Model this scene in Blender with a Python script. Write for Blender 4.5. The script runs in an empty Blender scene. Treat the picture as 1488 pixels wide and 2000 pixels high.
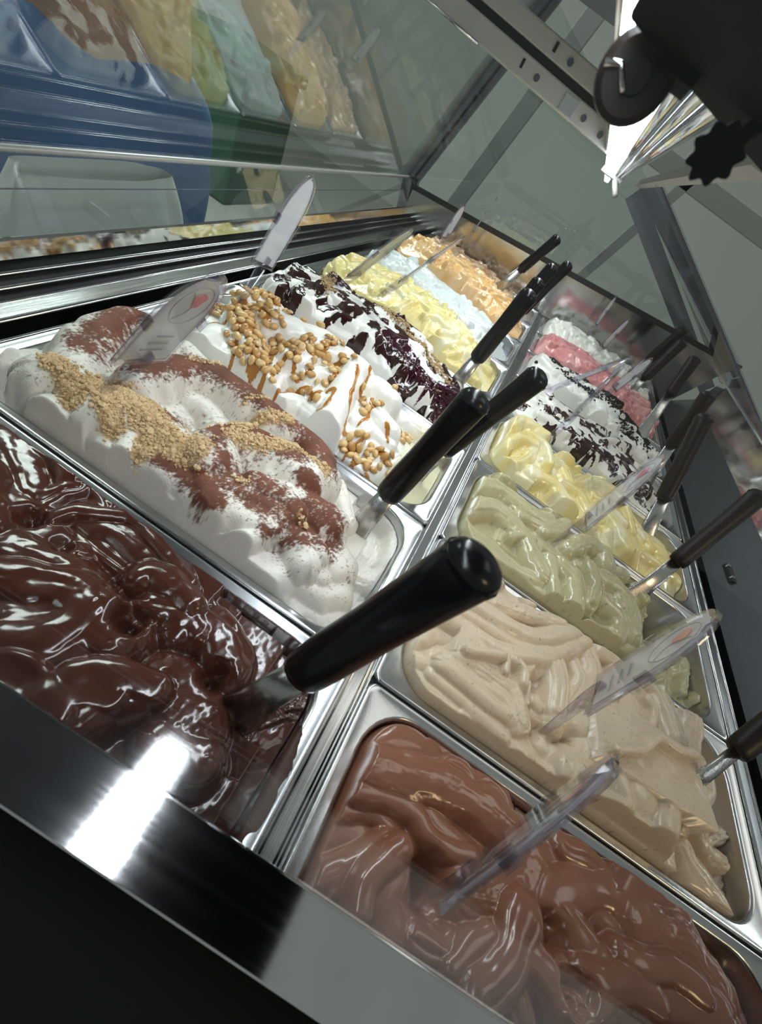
import bpy, bmesh, math, random
import numpy as np
from mathutils import Vector, Matrix

# ------------------------------------------------------------------ camera, world, lights
scene = bpy.context.scene
COL = scene.collection
cam_data = bpy.data.cameras.new('camera')
cam = bpy.data.objects.new('camera', cam_data)
COL.objects.link(cam)
cam_data.sensor_fit = 'HORIZONTAL'
cam_data.sensor_width = 36.0
cam_data.lens = 830.0 / 1488.0 * 36.0
cam_data.clip_start = 0.005
RX, DN, FW = Vector((0.8111, 0.3845, 0.4408)), Vector((0.5847, -0.5563, -0.5905)), Vector((0.0181, 0.7367, -0.6760))
cam.matrix_world = Matrix(((RX.x, -DN.x, -FW.x, -0.0687), (RX.y, -DN.y, -FW.y, 0.0149), (RX.z, -DN.z, -FW.z, 0.2728), (0, 0, 0, 1)))
cam_data.dof.use_dof = True
cam_data.dof.focus_distance = 0.45
cam_data.dof.aperture_fstop = 22.0
scene.camera = cam
scene.view_settings.view_transform = 'Standard'
scene.view_settings.look = 'None'
scene.view_settings.gamma = 1.0
scene.view_settings.use_curve_mapping = False
scene.view_settings.exposure = 0.0

world = bpy.data.worlds.new('shop_ambient')
scene.world = world
world.use_nodes = True
world.node_tree.nodes['Background'].inputs[0].default_value = (0.80, 0.86, 0.82, 1)
world.node_tree.nodes['Background'].inputs[1].default_value = 0.30

LAMP_STRENGTH = 25.0
def area(name, loc, aim, size, power, color):
    l = bpy.data.lights.new(name, 'AREA'); l.energy = power; l.color = color; l.size = size
    o = bpy.data.objects.new(name, l); COL.objects.link(o); o.location = loc
    o.rotation_euler = (Vector(aim) - Vector(loc)).to_track_quat('-Z', 'Y').to_euler()
    return o
area('overhead_fill', (0.9, 0.9, 1.75), (0.0, 0.5, 0.0), 0.9, 5.0, (1.0, 0.95, 0.88))  # unseen area light put in overhead for general room light
area('customer_side_fill', (-1.7, 1.6, 1.8), (-1.7, 1.6, -0.9), 1.2, 95.0, (0.93, 1.0, 0.97))  # unseen fill added to brighten the customer and the background
area('warm_counter_light', (1.1, -0.5, 0.75), (0.25, 0.2, 0.0), 0.25, 3.0, (1.0, 0.72, 0.38))

random.seed(7)
RNG = np.random.default_rng(11)

# ------------------------------------------------------------------ materials
def new_mat(name):
    m = bpy.data.materials.new(name); m.use_nodes = True
    nt = m.node_tree
    return m, nt, nt.nodes['Principled BSDF']

def plain(name, col, rough=0.5, metal=0.0, bump=0.0, bscale=200.0, spec=0.5, emit=None):
    m, nt, b = new_mat(name)
    b.inputs['Base Color'].default_value = (*col, 1); b.inputs['Roughness'].default_value = rough
    b.inputs['Metallic'].default_value = metal; b.inputs['Specular IOR Level'].default_value = spec
    if emit:
        b.inputs['Emission Color'].default_value = (*emit[0], 1); b.inputs['Emission Strength'].default_value = emit[1]
    if bump:
        tc = nt.nodes.new('ShaderNodeTexCoord')
        n = nt.nodes.new('ShaderNodeTexNoise'); n.inputs['Scale'].default_value = bscale; n.inputs['Detail'].default_value = 4
        bp = nt.nodes.new('ShaderNodeBump'); bp.inputs['Strength'].default_value = bump; bp.inputs['Distance'].default_value = 0.001
        nt.links.new(tc.outputs['Object'], n.inputs['Vector']); nt.links.new(n.outputs['Fac'], bp.inputs['Height']); nt.links.new(bp.outputs['Normal'], b.inputs['Normal'])
    return m

def steel(name, col=(0.62, 0.63, 0.65), rough=0.22, streak=(1, 60, 60), amount=0.12, bump=0.04):
    """brushed or scratched stainless steel: roughness and tone vary along fine streaks"""
    m, nt, b = new_mat(name)
    b.inputs['Metallic'].default_value = 1.0
    tc = nt.nodes.new('ShaderNodeTexCoord'); mp = nt.nodes.new('ShaderNodeMapping'); mp.inputs['Scale'].default_value = streak
    n = nt.nodes.new('ShaderNodeTexNoise'); n.inputs['Scale'].default_value = 14; n.inputs['Detail'].default_value = 6
    n2 = nt.nodes.new('ShaderNodeTexNoise'); n2.inputs['Scale'].default_value = 35; n2.inputs['Detail'].default_value = 3
    r = nt.nodes.new('ShaderNodeMapRange'); r.inputs['To Min'].default_value = max(0.02, rough - amount); r.inputs['To Max'].default_value = rough + amount
    mix = nt.nodes.new('ShaderNodeMix'); mix.data_type = 'RGBA'
    mix.inputs[6].default_value = (col[0] * .78, col[1] * .78, col[2] * .78, 1); mix.inputs[7].default_value = (*col, 1)
    bp = nt.nodes.new('ShaderNodeBump'); bp.inputs['Strength'].default_value = bump; bp.inputs['Distance'].default_value = 0.002
    L = nt.links.new
    L(tc.outputs['Object'], mp.inputs['Vector']); L(mp.outputs['Vector'], n.inputs['Vector']); L(tc.outputs['Object'], n2.inputs['Vector'])
    L(n.outputs['Fac'], r.inputs['Value']); L(r.outputs['Result'], b.inputs['Roughness'])
    L(n2.outputs['Fac'], mix.inputs[0]); L(mix.outputs[2], b.inputs['Base Color'])
    L(n.outputs['Fac'], bp.inputs['Height']); L(bp.outputs['Normal'], b.inputs['Normal'])
    return m

def glass(name, tint=(0.96, 0.985, 0.97), ior=1.55, rough=0.0, boost=1.0):
    """thin clear sheet: lets light straight through, mirrors by Fresnel"""
    m = bpy.data.materials.new(name); m.use_nodes = True; nt = m.node_tree; nt.nodes.clear()
    out = nt.nodes.new('ShaderNodeOutputMaterial'); mix = nt.nodes.new('ShaderNodeMixShader')
    t = nt.nodes.new('ShaderNodeBsdfTransparent'); t.inputs[0].default_value = (*tint, 1)
    g = nt.nodes.new('ShaderNodeBsdfGlossy'); g.inputs['Roughness'].default_value = rough
    f = nt.nodes.new('ShaderNodeFresnel'); f.inputs[0].default_value = ior
    ge = nt.nodes.new('ShaderNodeNewGeometry'); mr = nt.nodes.new('ShaderNodeMapRange'); mr.inputs['To Min'].default_value = ior; mr.inputs['To Max'].default_value = 1.0 / ior
    nt.links.new(ge.outputs['Backfacing'], mr.inputs['Value']); nt.links.new(mr.outputs['Result'], f.inputs[0])
    mu = nt.nodes.new('ShaderNodeMath'); mu.operation = 'MULTIPLY'; mu.inputs[1].default_value = boost; mu.use_clamp = True
    L = nt.links.new
    L(f.outputs[0], mu.inputs[0]); L(mu.outputs[0], mix.inputs[0]); L(t.outputs[0], mix.inputs[1]); L(g.outputs[0], mix.inputs[2]); L(mix.outputs[0], out.inputs[0])
    return m

M = {}
M['pan_steel'] = steel('pan_steel', (0.62, 0.63, 0.645), 0.25, (0.6, 2, 2), 0.05, 0.0)
M['bright_steel'] = steel('bright_steel', (0.72, 0.73, 0.74), 0.16, (60, 1, 60), 0.08, 0.02)
M['mirror_steel'] = steel('mirror_steel', (0.70, 0.69, 0.68), 0.07, (30, 2, 30), 0.03, 0.012)
M['end_steel'] = steel('end_steel', (0.50, 0.49, 0.48), 0.13, (2, 30, 30), 0.06, 0.02)
M['dark_steel'] = steel('dark_steel', (0.20, 0.21, 0.235), 0.30, (60, 1, 60), 0.08, 0.02)
M['rail_steel'] = steel('rail_steel', (0.66, 0.67, 0.68), 0.075, (1, 80, 80), 0.03, 0.008)
M['blade_steel'] = steel('blade_steel', (0.60, 0.59, 0.58), 0.25, (60, 60, 3), 0.10, 0.03)
M['slate_frame'] = plain('slate_frame', (0.17, 0.18, 0.22), 0.42, 0.3)
M['outer_frame'] = plain('outer_frame', (0.22, 0.24, 0.235), 0.5)
M['pale_frame'] = plain('pale_frame', (0.46, 0.46, 0.44), 0.40, 0.3)
M['black_rubber'] = plain('black_rubber', (0.008, 0.008, 0.009), 0.5)
M['black_paint'] = plain('black_paint', (0.002, 0.002, 0.002), 0.8, spec=0.1)
M['well_black'] = plain('well_black', (0.012, 0.013, 0.013), 0.55)
M['handle_black'] = plain('handle_black', (0.004, 0.004, 0.005), 0.22, spec=0.28)
M['handle_brown'] = plain('handle_brown', (0.014, 0.009, 0.008), 0.40, spec=0.25)
M['lamp_white'] = plain('lamp_white', (0.9, 0.93, 1.0), 0.4, emit=((0.90, 0.95, 1.0), LAMP_STRENGTH))
M['aluminium'] = steel('aluminium', (0.80, 0.81, 0.83), 0.12, (60, 1, 60), 0.06, 0.02)
M['case_glass'] = glass('case_glass', (0.93, 0.96, 0.945), 1.55, boost=1.9)
M['end_glass'] = glass('end_glass', (0.90, 0.93, 0.92), 1.5, boost=1.4)
M['near_glass'] = glass('near_glass', (0.97, 0.985, 0.98), 1.45, boost=0.5)
M['acrylic'] = glass('acrylic', (0.985, 0.985, 0.99), 1.42, 0.05, 0.8)
M['acrylic_edge'] = glass('acrylic_edge', (0.88, 0.87, 0.93), 1.5, 0.12, 2.2)
def card(name, col):
    """thin card that also glows through from behind"""
    m, nt, b = new_mat(name); b.inputs['Base Color'].default_value = (*col, 1); b.inputs['Roughness'].default_value = 0.5
    t = nt.nodes.new('ShaderNodeBsdfTranslucent'); t.inputs[0].default_value = (*col, 1); mx = nt.nodes.new('ShaderNodeMixShader'); mx.inputs[0].default_value = 0.5
    c = nt.nodes.new('ShaderNodeBsdfTransparent'); m2 = nt.nodes.new('ShaderNodeMixShader'); m2.inputs[0].default_value = 0.08 if name == 'card_white' else 0.28
    nt.links.new(b.outputs[0], mx.inputs[1]); nt.links.new(t.outputs[0], mx.inputs[2]); nt.links.new(mx.outputs[0], m2.inputs[1]); nt.links.new(c.outputs[0], m2.inputs[2])
    nt.links.new(m2.outputs[0], nt.nodes['Material Output'].inputs[0]); return m
M['card_white'] = card('card_white', (0.86, 0.87, 0.90))
M['card_cream'] = card('card_cream', (0.76, 0.74, 0.64))
M['card_sheer'] = card('card_sheer', (0.84, 0.84, 0.86))
M['ink_grey'] = plain('ink_grey', (0.30, 0.31, 0.34), 0.6)
M['ink_pink'] = plain('ink_pink', (0.66, 0.22, 0.30), 0.6)
M['ink_coral'] = plain('ink_coral', (0.68, 0.33, 0.26), 0.6)

# ------------------------------------------------------------------ object helpers
def tag(o, label=None, cat=None, group=None, kind=None):
    if label: o['label'] = label
    if cat: o['category'] = cat
    if group: o['group'] = group
    if kind: o['kind'] = kind
    return o

def empty(name, loc, label, cat, group=None):
    o = bpy.data.objects.new(name, None); COL.objects.link(o); o.location = loc; o.empty_display_size = 0.02
    return tag(o, label, cat, group)

class MB:
    """collects vertices and faces in world space, builds one mesh object"""
    def __init__(s): s.v = []; s.f = []
    def add(s, vs, fs):
        n = len(s.v); s.v += [tuple(v) for v in vs]; s.f += [tuple(i + n for i in f) for f in fs]; return s
    def box(s, a, b):
        (x0, y0, z0), (x1, y1, z1) = a, b
        return s.add([(x0, y0, z0), (x1, y0, z0), (x1, y1, z0), (x0, y1, z0), (x0, y0, z1), (x1, y0, z1), (x1, y1, z1), (x0, y1, z1)],
                     [(0, 3, 2, 1), (4, 5, 6, 7), (0, 1, 5, 4), (1, 2, 6, 5), (2, 3, 7, 6), (3, 0, 4, 7)])
    def prism(s, poly, vec):
        n = len(poly); vec = Vector(vec); p = [Vector(q) for q in poly]
        return s.add(p + [q + vec for q in p], [tuple(range(n))[::-1], tuple(range(n, 2 * n))] + [(i, (i + 1) % n, (i + 1) % n + n, i + n) for i in range(n)])
    def tube(s, pts, r, seg=10, rz=None, caps=True):
        """round (or flattened) bar along a polyline"""
        pts = [Vector(p) for p in pts]; rs = r if isinstance(r, (list, tuple)) else [r] * len(pts)
        rzs = rz if isinstance(rz, (list, tuple)) else ([rz] * len(pts) if rz else rs)
        base = len(s.v); up0 = None
        for i, p in enumerate(pts):
            d = (pts[min(i + 1, len(pts) - 1)] - pts[max(i - 1, 0)]).normalized()
            ref = Vector((0, 1, 0)) if abs(d.y) < 0.9 else Vector((0, 0, 1))
            u = d.cross(ref).normalized(); w = d.cross(u).normalized()
            for k in range(seg):
                a = 2 * math.pi * k / seg
                s.v.append(tuple(p + u * (math.cos(a) * rs[i]) + w * (math.sin(a) * rzs[i])))
        for i in range(len(pts) - 1):
            for k in range(seg):
                a = base + i * seg + k; b = base + i * seg + (k + 1) % seg
                s.f.append((a, b, b + seg, a + seg))
        if caps:
            s.f.append(tuple(base + k for k in range(seg))[::-1]); e = base + (len(pts) - 1) * seg
            s.f.append(tuple(e + k for k in range(seg)))
        return s
    def build(s, name, mat, parent=None, smooth=False, bevel=0.0):
        me = bpy.data.meshes.new(name); me.from_pydata(s.v, [], s.f)
        bm = bmesh.new(); bm.from_mesh(me); bmesh.ops.recalc_face_normals(bm, faces=bm.faces)
        if bevel: bmesh.ops.bevel(bm, geom=list(bm.edges), offset=bevel, segments=2, profile=0.5, affect='EDGES')
        bm.to_mesh(me); bm.free()
        if smooth: me.polygons.foreach_set('use_smooth', [True] * len(me.polygons))
        me.materials.append(mat)
        o = bpy.data.objects.new(name, me); COL.objects.link(o)
        if parent:
            o.parent = parent; o.matrix_parent_inverse = Matrix.Translation(-parent.location)
        return o

def struct(name, mb, mat):
    return tag(mb.build(name, mat), kind='structure')
# ------------------------------------------------------------------ the shop around the case
M['floor'] = plain('floor_tile', (0.36, 0.36, 0.34), 0.35, bump=0.1, bscale=3)
M['wall'] = plain('wall_paint', (0.55, 0.58, 0.54), 0.8, bump=0.1, bscale=60)
struct('floor', MB().box((-4, -2.5, -1.0), (3, 6, -0.95)), M['floor'])
struct('wall_back', MB().box((-4, 5.9, -0.95), (3, 6, 1.9)), M['wall'])
struct('wall_left', MB().box((-4.1, -2.5, -0.95), (-4, 6, 1.9)), M['wall'])

PITCH = 0.1674
NEAR, FAR = 0.0, 1.345
case = empty('display_case', (0, 0.67, -0.95), 'long glass gelato display case with stainless rails, slanted panes and a lit lamp', 'display case')
def part(name, mb, mat, parent=None, **k): return mb.build(name, M[mat], parent or case, **k)

# body below the pans, dark cooling well
part('cabinet', MB().box((-0.50, -0.05, -0.95), (0.47, 1.40, -0.16)), 'dark_steel')
w = MB(); w.box((-0.49, -0.04, -0.16), (0.46, 1.39, -0.15)); w.box((-0.50, -0.04, -0.16), (-0.476, 1.38, -0.006)); w.box((0.40, -0.04, -0.16), (0.47, 1.38, -0.012))
part('cooling_well', w, 'well_black')
# cross bearers under the pan rims
for i in range(9):
    for x0, x1 in ((-0.377, -0.0160), (0.0, 0.3645)):
        part('pan_bearer', MB().box((x0, max(0.0, PITCH * i - 0.0055), -0.020), (x1, min(FAR - 0.004, PITCH * i + 0.0065), -0.00702)), 'well_black')
# divider between the two rows
d = MB(); d.box((-0.0160, 0, -0.02), (0.0, FAR - 0.004, -0.0035))
part('divider_bar', d, 'bright_steel')
for x in (-0.0135, -0.0045, -0.0020): part('divider_rib', MB().tube([(x, 0.0, -0.0034), (x, FAR - 0.005, -0.0034)], 0.0008, 6), 'bright_steel', smooth=True)

# customer side: air return grille, polished rail, two panes
g = MB(); g.box((-0.420, 0, -0.02), (-0.3985, FAR, -0.0015))
part('grille_frame', g, 'bright_steel')
part('grille_lip', MB().tube([(-0.3992, 0, -0.002), (-0.3992, FAR, -0.002)], 0.0024, 10), 'bright_steel', smooth=True)
part('grille_lip', MB().tube([(-0.4185, 0, -0.002), (-0.4185, FAR, -0.002)], 0.0014, 10), 'bright_steel', smooth=True)
part('pan_ledge', MB().tube([(-0.3805, 0, -0.0035), (-0.3805, FAR, -0.0035)], 0.0017, 8), 'bright_steel', smooth=True)
part('grille_floor', MB().box((-0.474, 0, -0.034), (-0.420, FAR, -0.030)), 'black_rubber')
for x, z in ((-0.4335, -0.001), (-0.4510, -0.001)):
    part('slat', MB().tube([(x, 0, z), (x, FAR, z)], 0.0022, 10), 'bright_steel', smooth=True)
part('front_rail', MB().prism([(-0.4665, 0, -0.03), (-0.4665, 0, 0.0005), (-0.4712, 0, 0.0138), (-0.4740, 0, 0.0150), (-0.4770, 0, 0.0135), (-0.4770, 0, -0.03)], (0, FAR, 0)), 'mirror_steel')
def sheet(name, a, b, y0, y1, th, mat):
    """flat pane spanned by two (x, z) points and a stretch of y"""
    a, b = Vector((a[0], 0, a[1])), Vector((b[0], 0, b[1])); t = (b - a).normalized(); n = Vector((t.z, 0, -t.x)) * th
    return part(name, MB().prism([a, b, b + n, a + n], (0, y1 - y0, 0)), mat) if y0 == 0 else \
        part(name, MB().prism([q + Vector((0, y0, 0)) for q in (a, b, b + n, a + n)], (0, y1 - y0, 0)), mat)
sheet('lower_front_glass', (-0.4755, 0.0150), (-0.5015, 0.0690), 0, FAR, 0.0015, 'case_glass')
sheet('upper_front_glass', (-0.5015, 0.0735), (-0.384, 0.476), 0, FAR, 0.0015, 'case_glass')
part('glass_joint', MB().tube([(-0.5012, 0, 0.0712), (-0.5012, FAR, 0.0712)], 0.0032, 8), 'pale_frame', smooth=True)
part('glass_seam', MB().tube([(-0.4895, 0, 0.0460), (-0.4895, FAR, 0.0460)], 0.0006, 6), 'slate_frame', smooth=True)

# far end: polished panel, dark gasket, pane and frame bars
part('end_panel', MB().prism([(-0.478, FAR, -0.03), (0.40, FAR, -0.03), (0.46, FAR, 0.156), (-0.478, FAR, 0.056)], (0, 0.004, 0)), 'end_steel')
part('end_gasket', MB().prism([(-0.480, FAR - 0.003, 0.0545), (0.47, FAR - 0.003, 0.1560), (0.47, FAR - 0.003, 0.1680), (-0.480, FAR - 0.003, 0.0665)], (0, 0.006, 0)), 'black_rubber')
part('end_glass', MB().prism([(-0.490, FAR, 0.0665), (0.47, FAR, 0.168), (0.455, FAR, 0.175), (0.0, FAR, 0.33), (-0.40, FAR, 0.47), (-0.502, FAR, 0.074)], (0, 0.0015, 0)), 'end_glass')
def endbar(name, a, b, w, mat, y, th=0.012, parent=None):
    a, b = Vector((a[0], y, a[1])), Vector((b[0], y, b[1])); t = (b - a).normalized(); n = Vector((t.z, 0, -t.x)) * (w / 2)
    return part(name, MB().prism([a - n, b - n, b + n, a + n], (0, th, 0)), mat, parent, bevel=0.001)
post = endbar('corner_post', (-0.4965, 0.072), (-0.372, 0.500), 0.044, 'slate_frame', FAR + 0.004)
endbar('post_foot', (-0.478, 0.000), (-0.4965, 0.076), 0.044, 'slate_frame', FAR + 0.004, parent=post)
endbar('post_gasket', (-0.4885, 0.074), (-0.364, 0.500), 0.006, 'black_rubber', FAR + 0.002, 0.004, parent=post)
endbar('post_gasket', (-0.470, 0.000), (-0.4885, 0.076), 0.006, 'black_rubber', FAR + 0.002, 0.004, parent=post)
endbar('post_edge', (-0.5125, 0.074), (-0.388, 0.500), 0.010, 'pale_frame', FAR + 0.003, 0.008, parent=post)
endbar('rear_strut', (-0.010, 0.300), (0.460, 0.085), 0.034, 'slate_frame', FAR + 0.004)
endbar('rear_strut_edge', (0.010, 0.318), (0.470, 0.118), 0.010, 'pale_frame', FAR + 0.002, 0.008)
# frame of the neighbouring case seen through the far pane
nb = endbar('outer_post', (-0.44, 0.02), (-0.33, 0.60), 0.05, 'outer_frame', FAR + 0.35, 0.02)
endbar('outer_rail', (-0.60, 0.40), (0.60, 0.40), 0.05, 'outer_frame', FAR + 0.40, 0.02)
endbar('outer_post', (0.02, 0.0), (0.12, 0.42), 0.03, 'outer_frame', FAR + 0.40, 0.02)

# cross bar that carries the lamp
ZB = lambda x: 0.3225 + (x + 0.436) / 0.34 * -0.016          # the bar dips a little towards the lamp
def barstrip(x0, x1, h0, h1, y0, y1):
    return MB().prism([(x0, y0, ZB(x0) + h0), (x1, y0, ZB(x1) + h0), (x1, y0, ZB(x1) + h1), (x0, y0, ZB(x0) + h1)], (0, y1 - y0, 0))
cb = part('cross_bar', barstrip(-0.436, -0.096, 0.000, 0.025, 0.868, 0.892), 'pale_frame', bevel=0.002)
part('bar_slot', barstrip(-0.436, -0.096, 0.0245, 0.0345, 0.876, 0.890), 'black_rubber', cb)
part('bar_rail', barstrip(-0.436, -0.096, 0.034, 0.056, 0.870, 0.892), 'pale_frame', cb, bevel=0.002)
part('bar_edge', MB().tube([(-0.436, 0.866, ZB(-0.436)), (-0.33, 0.866, ZB(-0.33))], 0.0016, 8), 'aluminium', cb, smooth=True)
for x, hh in ((-0.235, 0.012), (-0.205, 0.044), (-0.150, 0.012), (-0.118, 0.010)):
    part('screw', MB().tube([(x, 0.8665, ZB(x) + hh), (x, 0.870, ZB(x) + hh)], 0.0042, 12), 'dark_steel', cb)
for x, hh in ((-0.262, 0.014), (-0.232, 0.046)):
    part('slot_mark', MB().box((x - 0.002, 0.8672, ZB(x) + hh - 0.005), (x + 0.002, 0.871, ZB(x) + hh + 0.005)), 'black_rubber', cb)
part('bar_plate', MB().box((-0.188, 0.8655, ZB(-0.178) + 0.003), (-0.166, 0.869, ZB(-0.178) + 0.021)), 'bright_steel', cb)

# unseen dark panel added overhead to cut ambient light and darken rail reflections
part('shade_panel', MB().box((-0.386, -0.30, 0.476), (-0.005, FAR + 0.01, 0.486)), 'slate_frame')
# lamp along the middle of the canopy
lamp = part('lamp', MB().tube([(-0.0835, -0.06 + 1.378 * i / 26, 0.3085) for i in range(27)], 0.0115, 16, 0.0075), 'lamp_white', smooth=True)
h = MB(); h.box((-0.100, -0.07, 0.3115), (-0.046, 1.33, 0.3185))
part('lamp_housing', h, 'aluminium', lamp)
for x, z, r in ((-0.0680, 0.3080, 0.0030), (-0.0605, 0.3075, 0.0024), (-0.0530, 0.3090, 0.0032), (-0.0975, 0.3100, 0.0022)):
    part('housing_rib', MB().tube([(x, -0.07, z), (x, 1.325, z)], r, 10), 'aluminium', lamp, smooth=True)
part('lamp_end_cap', MB().box((-0.101, 1.318, 0.298), (-0.046, 1.332, 0.3185)), 'pale_frame', lamp, bevel=0.002)
part('lamp_bracket', MB().tube([(-0.062, 1.325, 0.300), (-0.040, 1.30, 0.278)], 0.006, 8), 'pale_frame', lamp, smooth=True)
# black plate, disc and lobed blob added to stand for the phone's dark reflection
cv = part('phone_reflection_plate', MB().prism([(-0.066, -0.03, 0.2975), (-0.0865, 0.164, 0.2975), (-0.037, 0.2095, 0.2975), (0.010, 0.2520, 0.2975), (0.045, 0.2520, 0.2975), (0.045, -0.03, 0.2975)], (0, 0, 0.004)), 'black_paint', bevel=0.001)
part('reflection_plate_bracket', MB().box((-0.066, 0.02, 0.3000), (-0.050, 0.05, 0.3130)), 'black_paint', cv)
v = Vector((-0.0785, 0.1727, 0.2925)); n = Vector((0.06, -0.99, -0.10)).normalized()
part('phone_reflection_disc', MB().tube([v - n * 0.012, v, v + n * 0.003, v + n * 0.004], [0.0091, 0.0091, 0.0087, 0.0072], 32), 'handle_brown', cv)
part('reflected_lens', MB().tube([v + n * 0.0036, v + n * 0.0055], [0.0036, 0.0032], 24), 'handle_black', cv)
part('reflection_trim', MB().tube([v + n * 0.006 + Vector(t) for t in ((-0.0078, 0, -0.0010), (-0.0043, 0, 0.0003), (-0.0005, 0, -0.0031))], [0.0009, 0.0007, 0.0006], 8), 'aluminium', cv, smooth=True)
part('reflection_disc_bracket', MB().box((-0.076, 0.164, 0.2950), (-0.066, 0.182, 0.2995)), 'black_paint', cv)
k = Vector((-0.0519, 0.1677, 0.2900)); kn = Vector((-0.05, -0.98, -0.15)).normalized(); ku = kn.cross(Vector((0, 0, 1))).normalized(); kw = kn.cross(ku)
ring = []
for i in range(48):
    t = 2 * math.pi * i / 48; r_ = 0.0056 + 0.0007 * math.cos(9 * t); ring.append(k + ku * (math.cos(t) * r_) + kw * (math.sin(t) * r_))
part('reflection_blob', MB().prism(ring, kn * -0.004), 'black_paint', cv)
part('reflection_blob_stem', MB().tube([k - kn * 0.002, k + Vector((0.004, 0.002, 0.009))], 0.0018, 8), 'black_paint', cv)

# server side: rail, dark sloping ledge, polished strip, raised clear doors
part('rear_lip', MB().tube([(0.3665, 0, -0.003), (0.3665, FAR, -0.003)], 0.0022, 8), 'bright_steel', smooth=True)
part('rear_rail', MB().box((0.3690, 0, -0.02), (0.3800, FAR, -0.0025)), 'dark_steel', bevel=0.0012)
part('rear_lip', MB().tube([(0.3815, 0, -0.003), (0.3815, FAR, -0.003)], 0.0020, 8), 'bright_steel', smooth=True)
part('rear_gap', MB().box((0.3835, 0, -0.03), (0.3965, FAR, -0.014)), 'black_rubber')
ledge = part('rear_ledge', MB().prism([(0.3965, 0, -0.012), (0.3965, 0, 0.0), (0.462, 0, 0.056), (0.470, 0, 0.056), (0.470, 0, -0.012)], (0, FAR, 0)), 'dark_steel')
for yy in (0.63,):
    part('latch', MB().box((0.4140, yy - 0.020, 0.0120), (0.4260, yy + 0.020, 0.0225)), 'black_rubber', ledge, bevel=0.001)
    for q in (-0.013, 0.013):
        part('latch_screw', MB().tube([(0.4155, yy + q, 0.020), (0.4150, yy + q, 0.0245)], 0.0028, 10), 'bright_steel', ledge)
part('mirror_strip', MB().prism([(0.462, 0, 0.056), (0.468, 0, 0.118), (0.474, 0, 0.118), (0.470, 0, 0.056)], (0, FAR, 0)), 'mirror_steel')
sheet('rear_door', (0.466, 0.122), (-0.012, 0.315), 0.885, FAR - 0.004, 0.003, 'case_glass')
part('door_edge', MB().prism([(0.466, 0.880, 0.118), (-0.012, 0.880, 0.311), (-0.010, 0.880, 0.319), (0.468, 0.880, 0.126)], (0, 0.006, 0)), 'acrylic_edge')
part('door_edge', MB().prism([(0.466, 0.980, 0.110), (0.060, 0.980, 0.274), (0.062, 0.980, 0.281), (0.468, 0.980, 0.117)], (0, 0.005, 0)), 'acrylic_edge')
part('door_top_rail', MB().box((-0.018, 0.33, 0.312), (-0.006, FAR, 0.322)), 'pale_frame')
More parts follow.
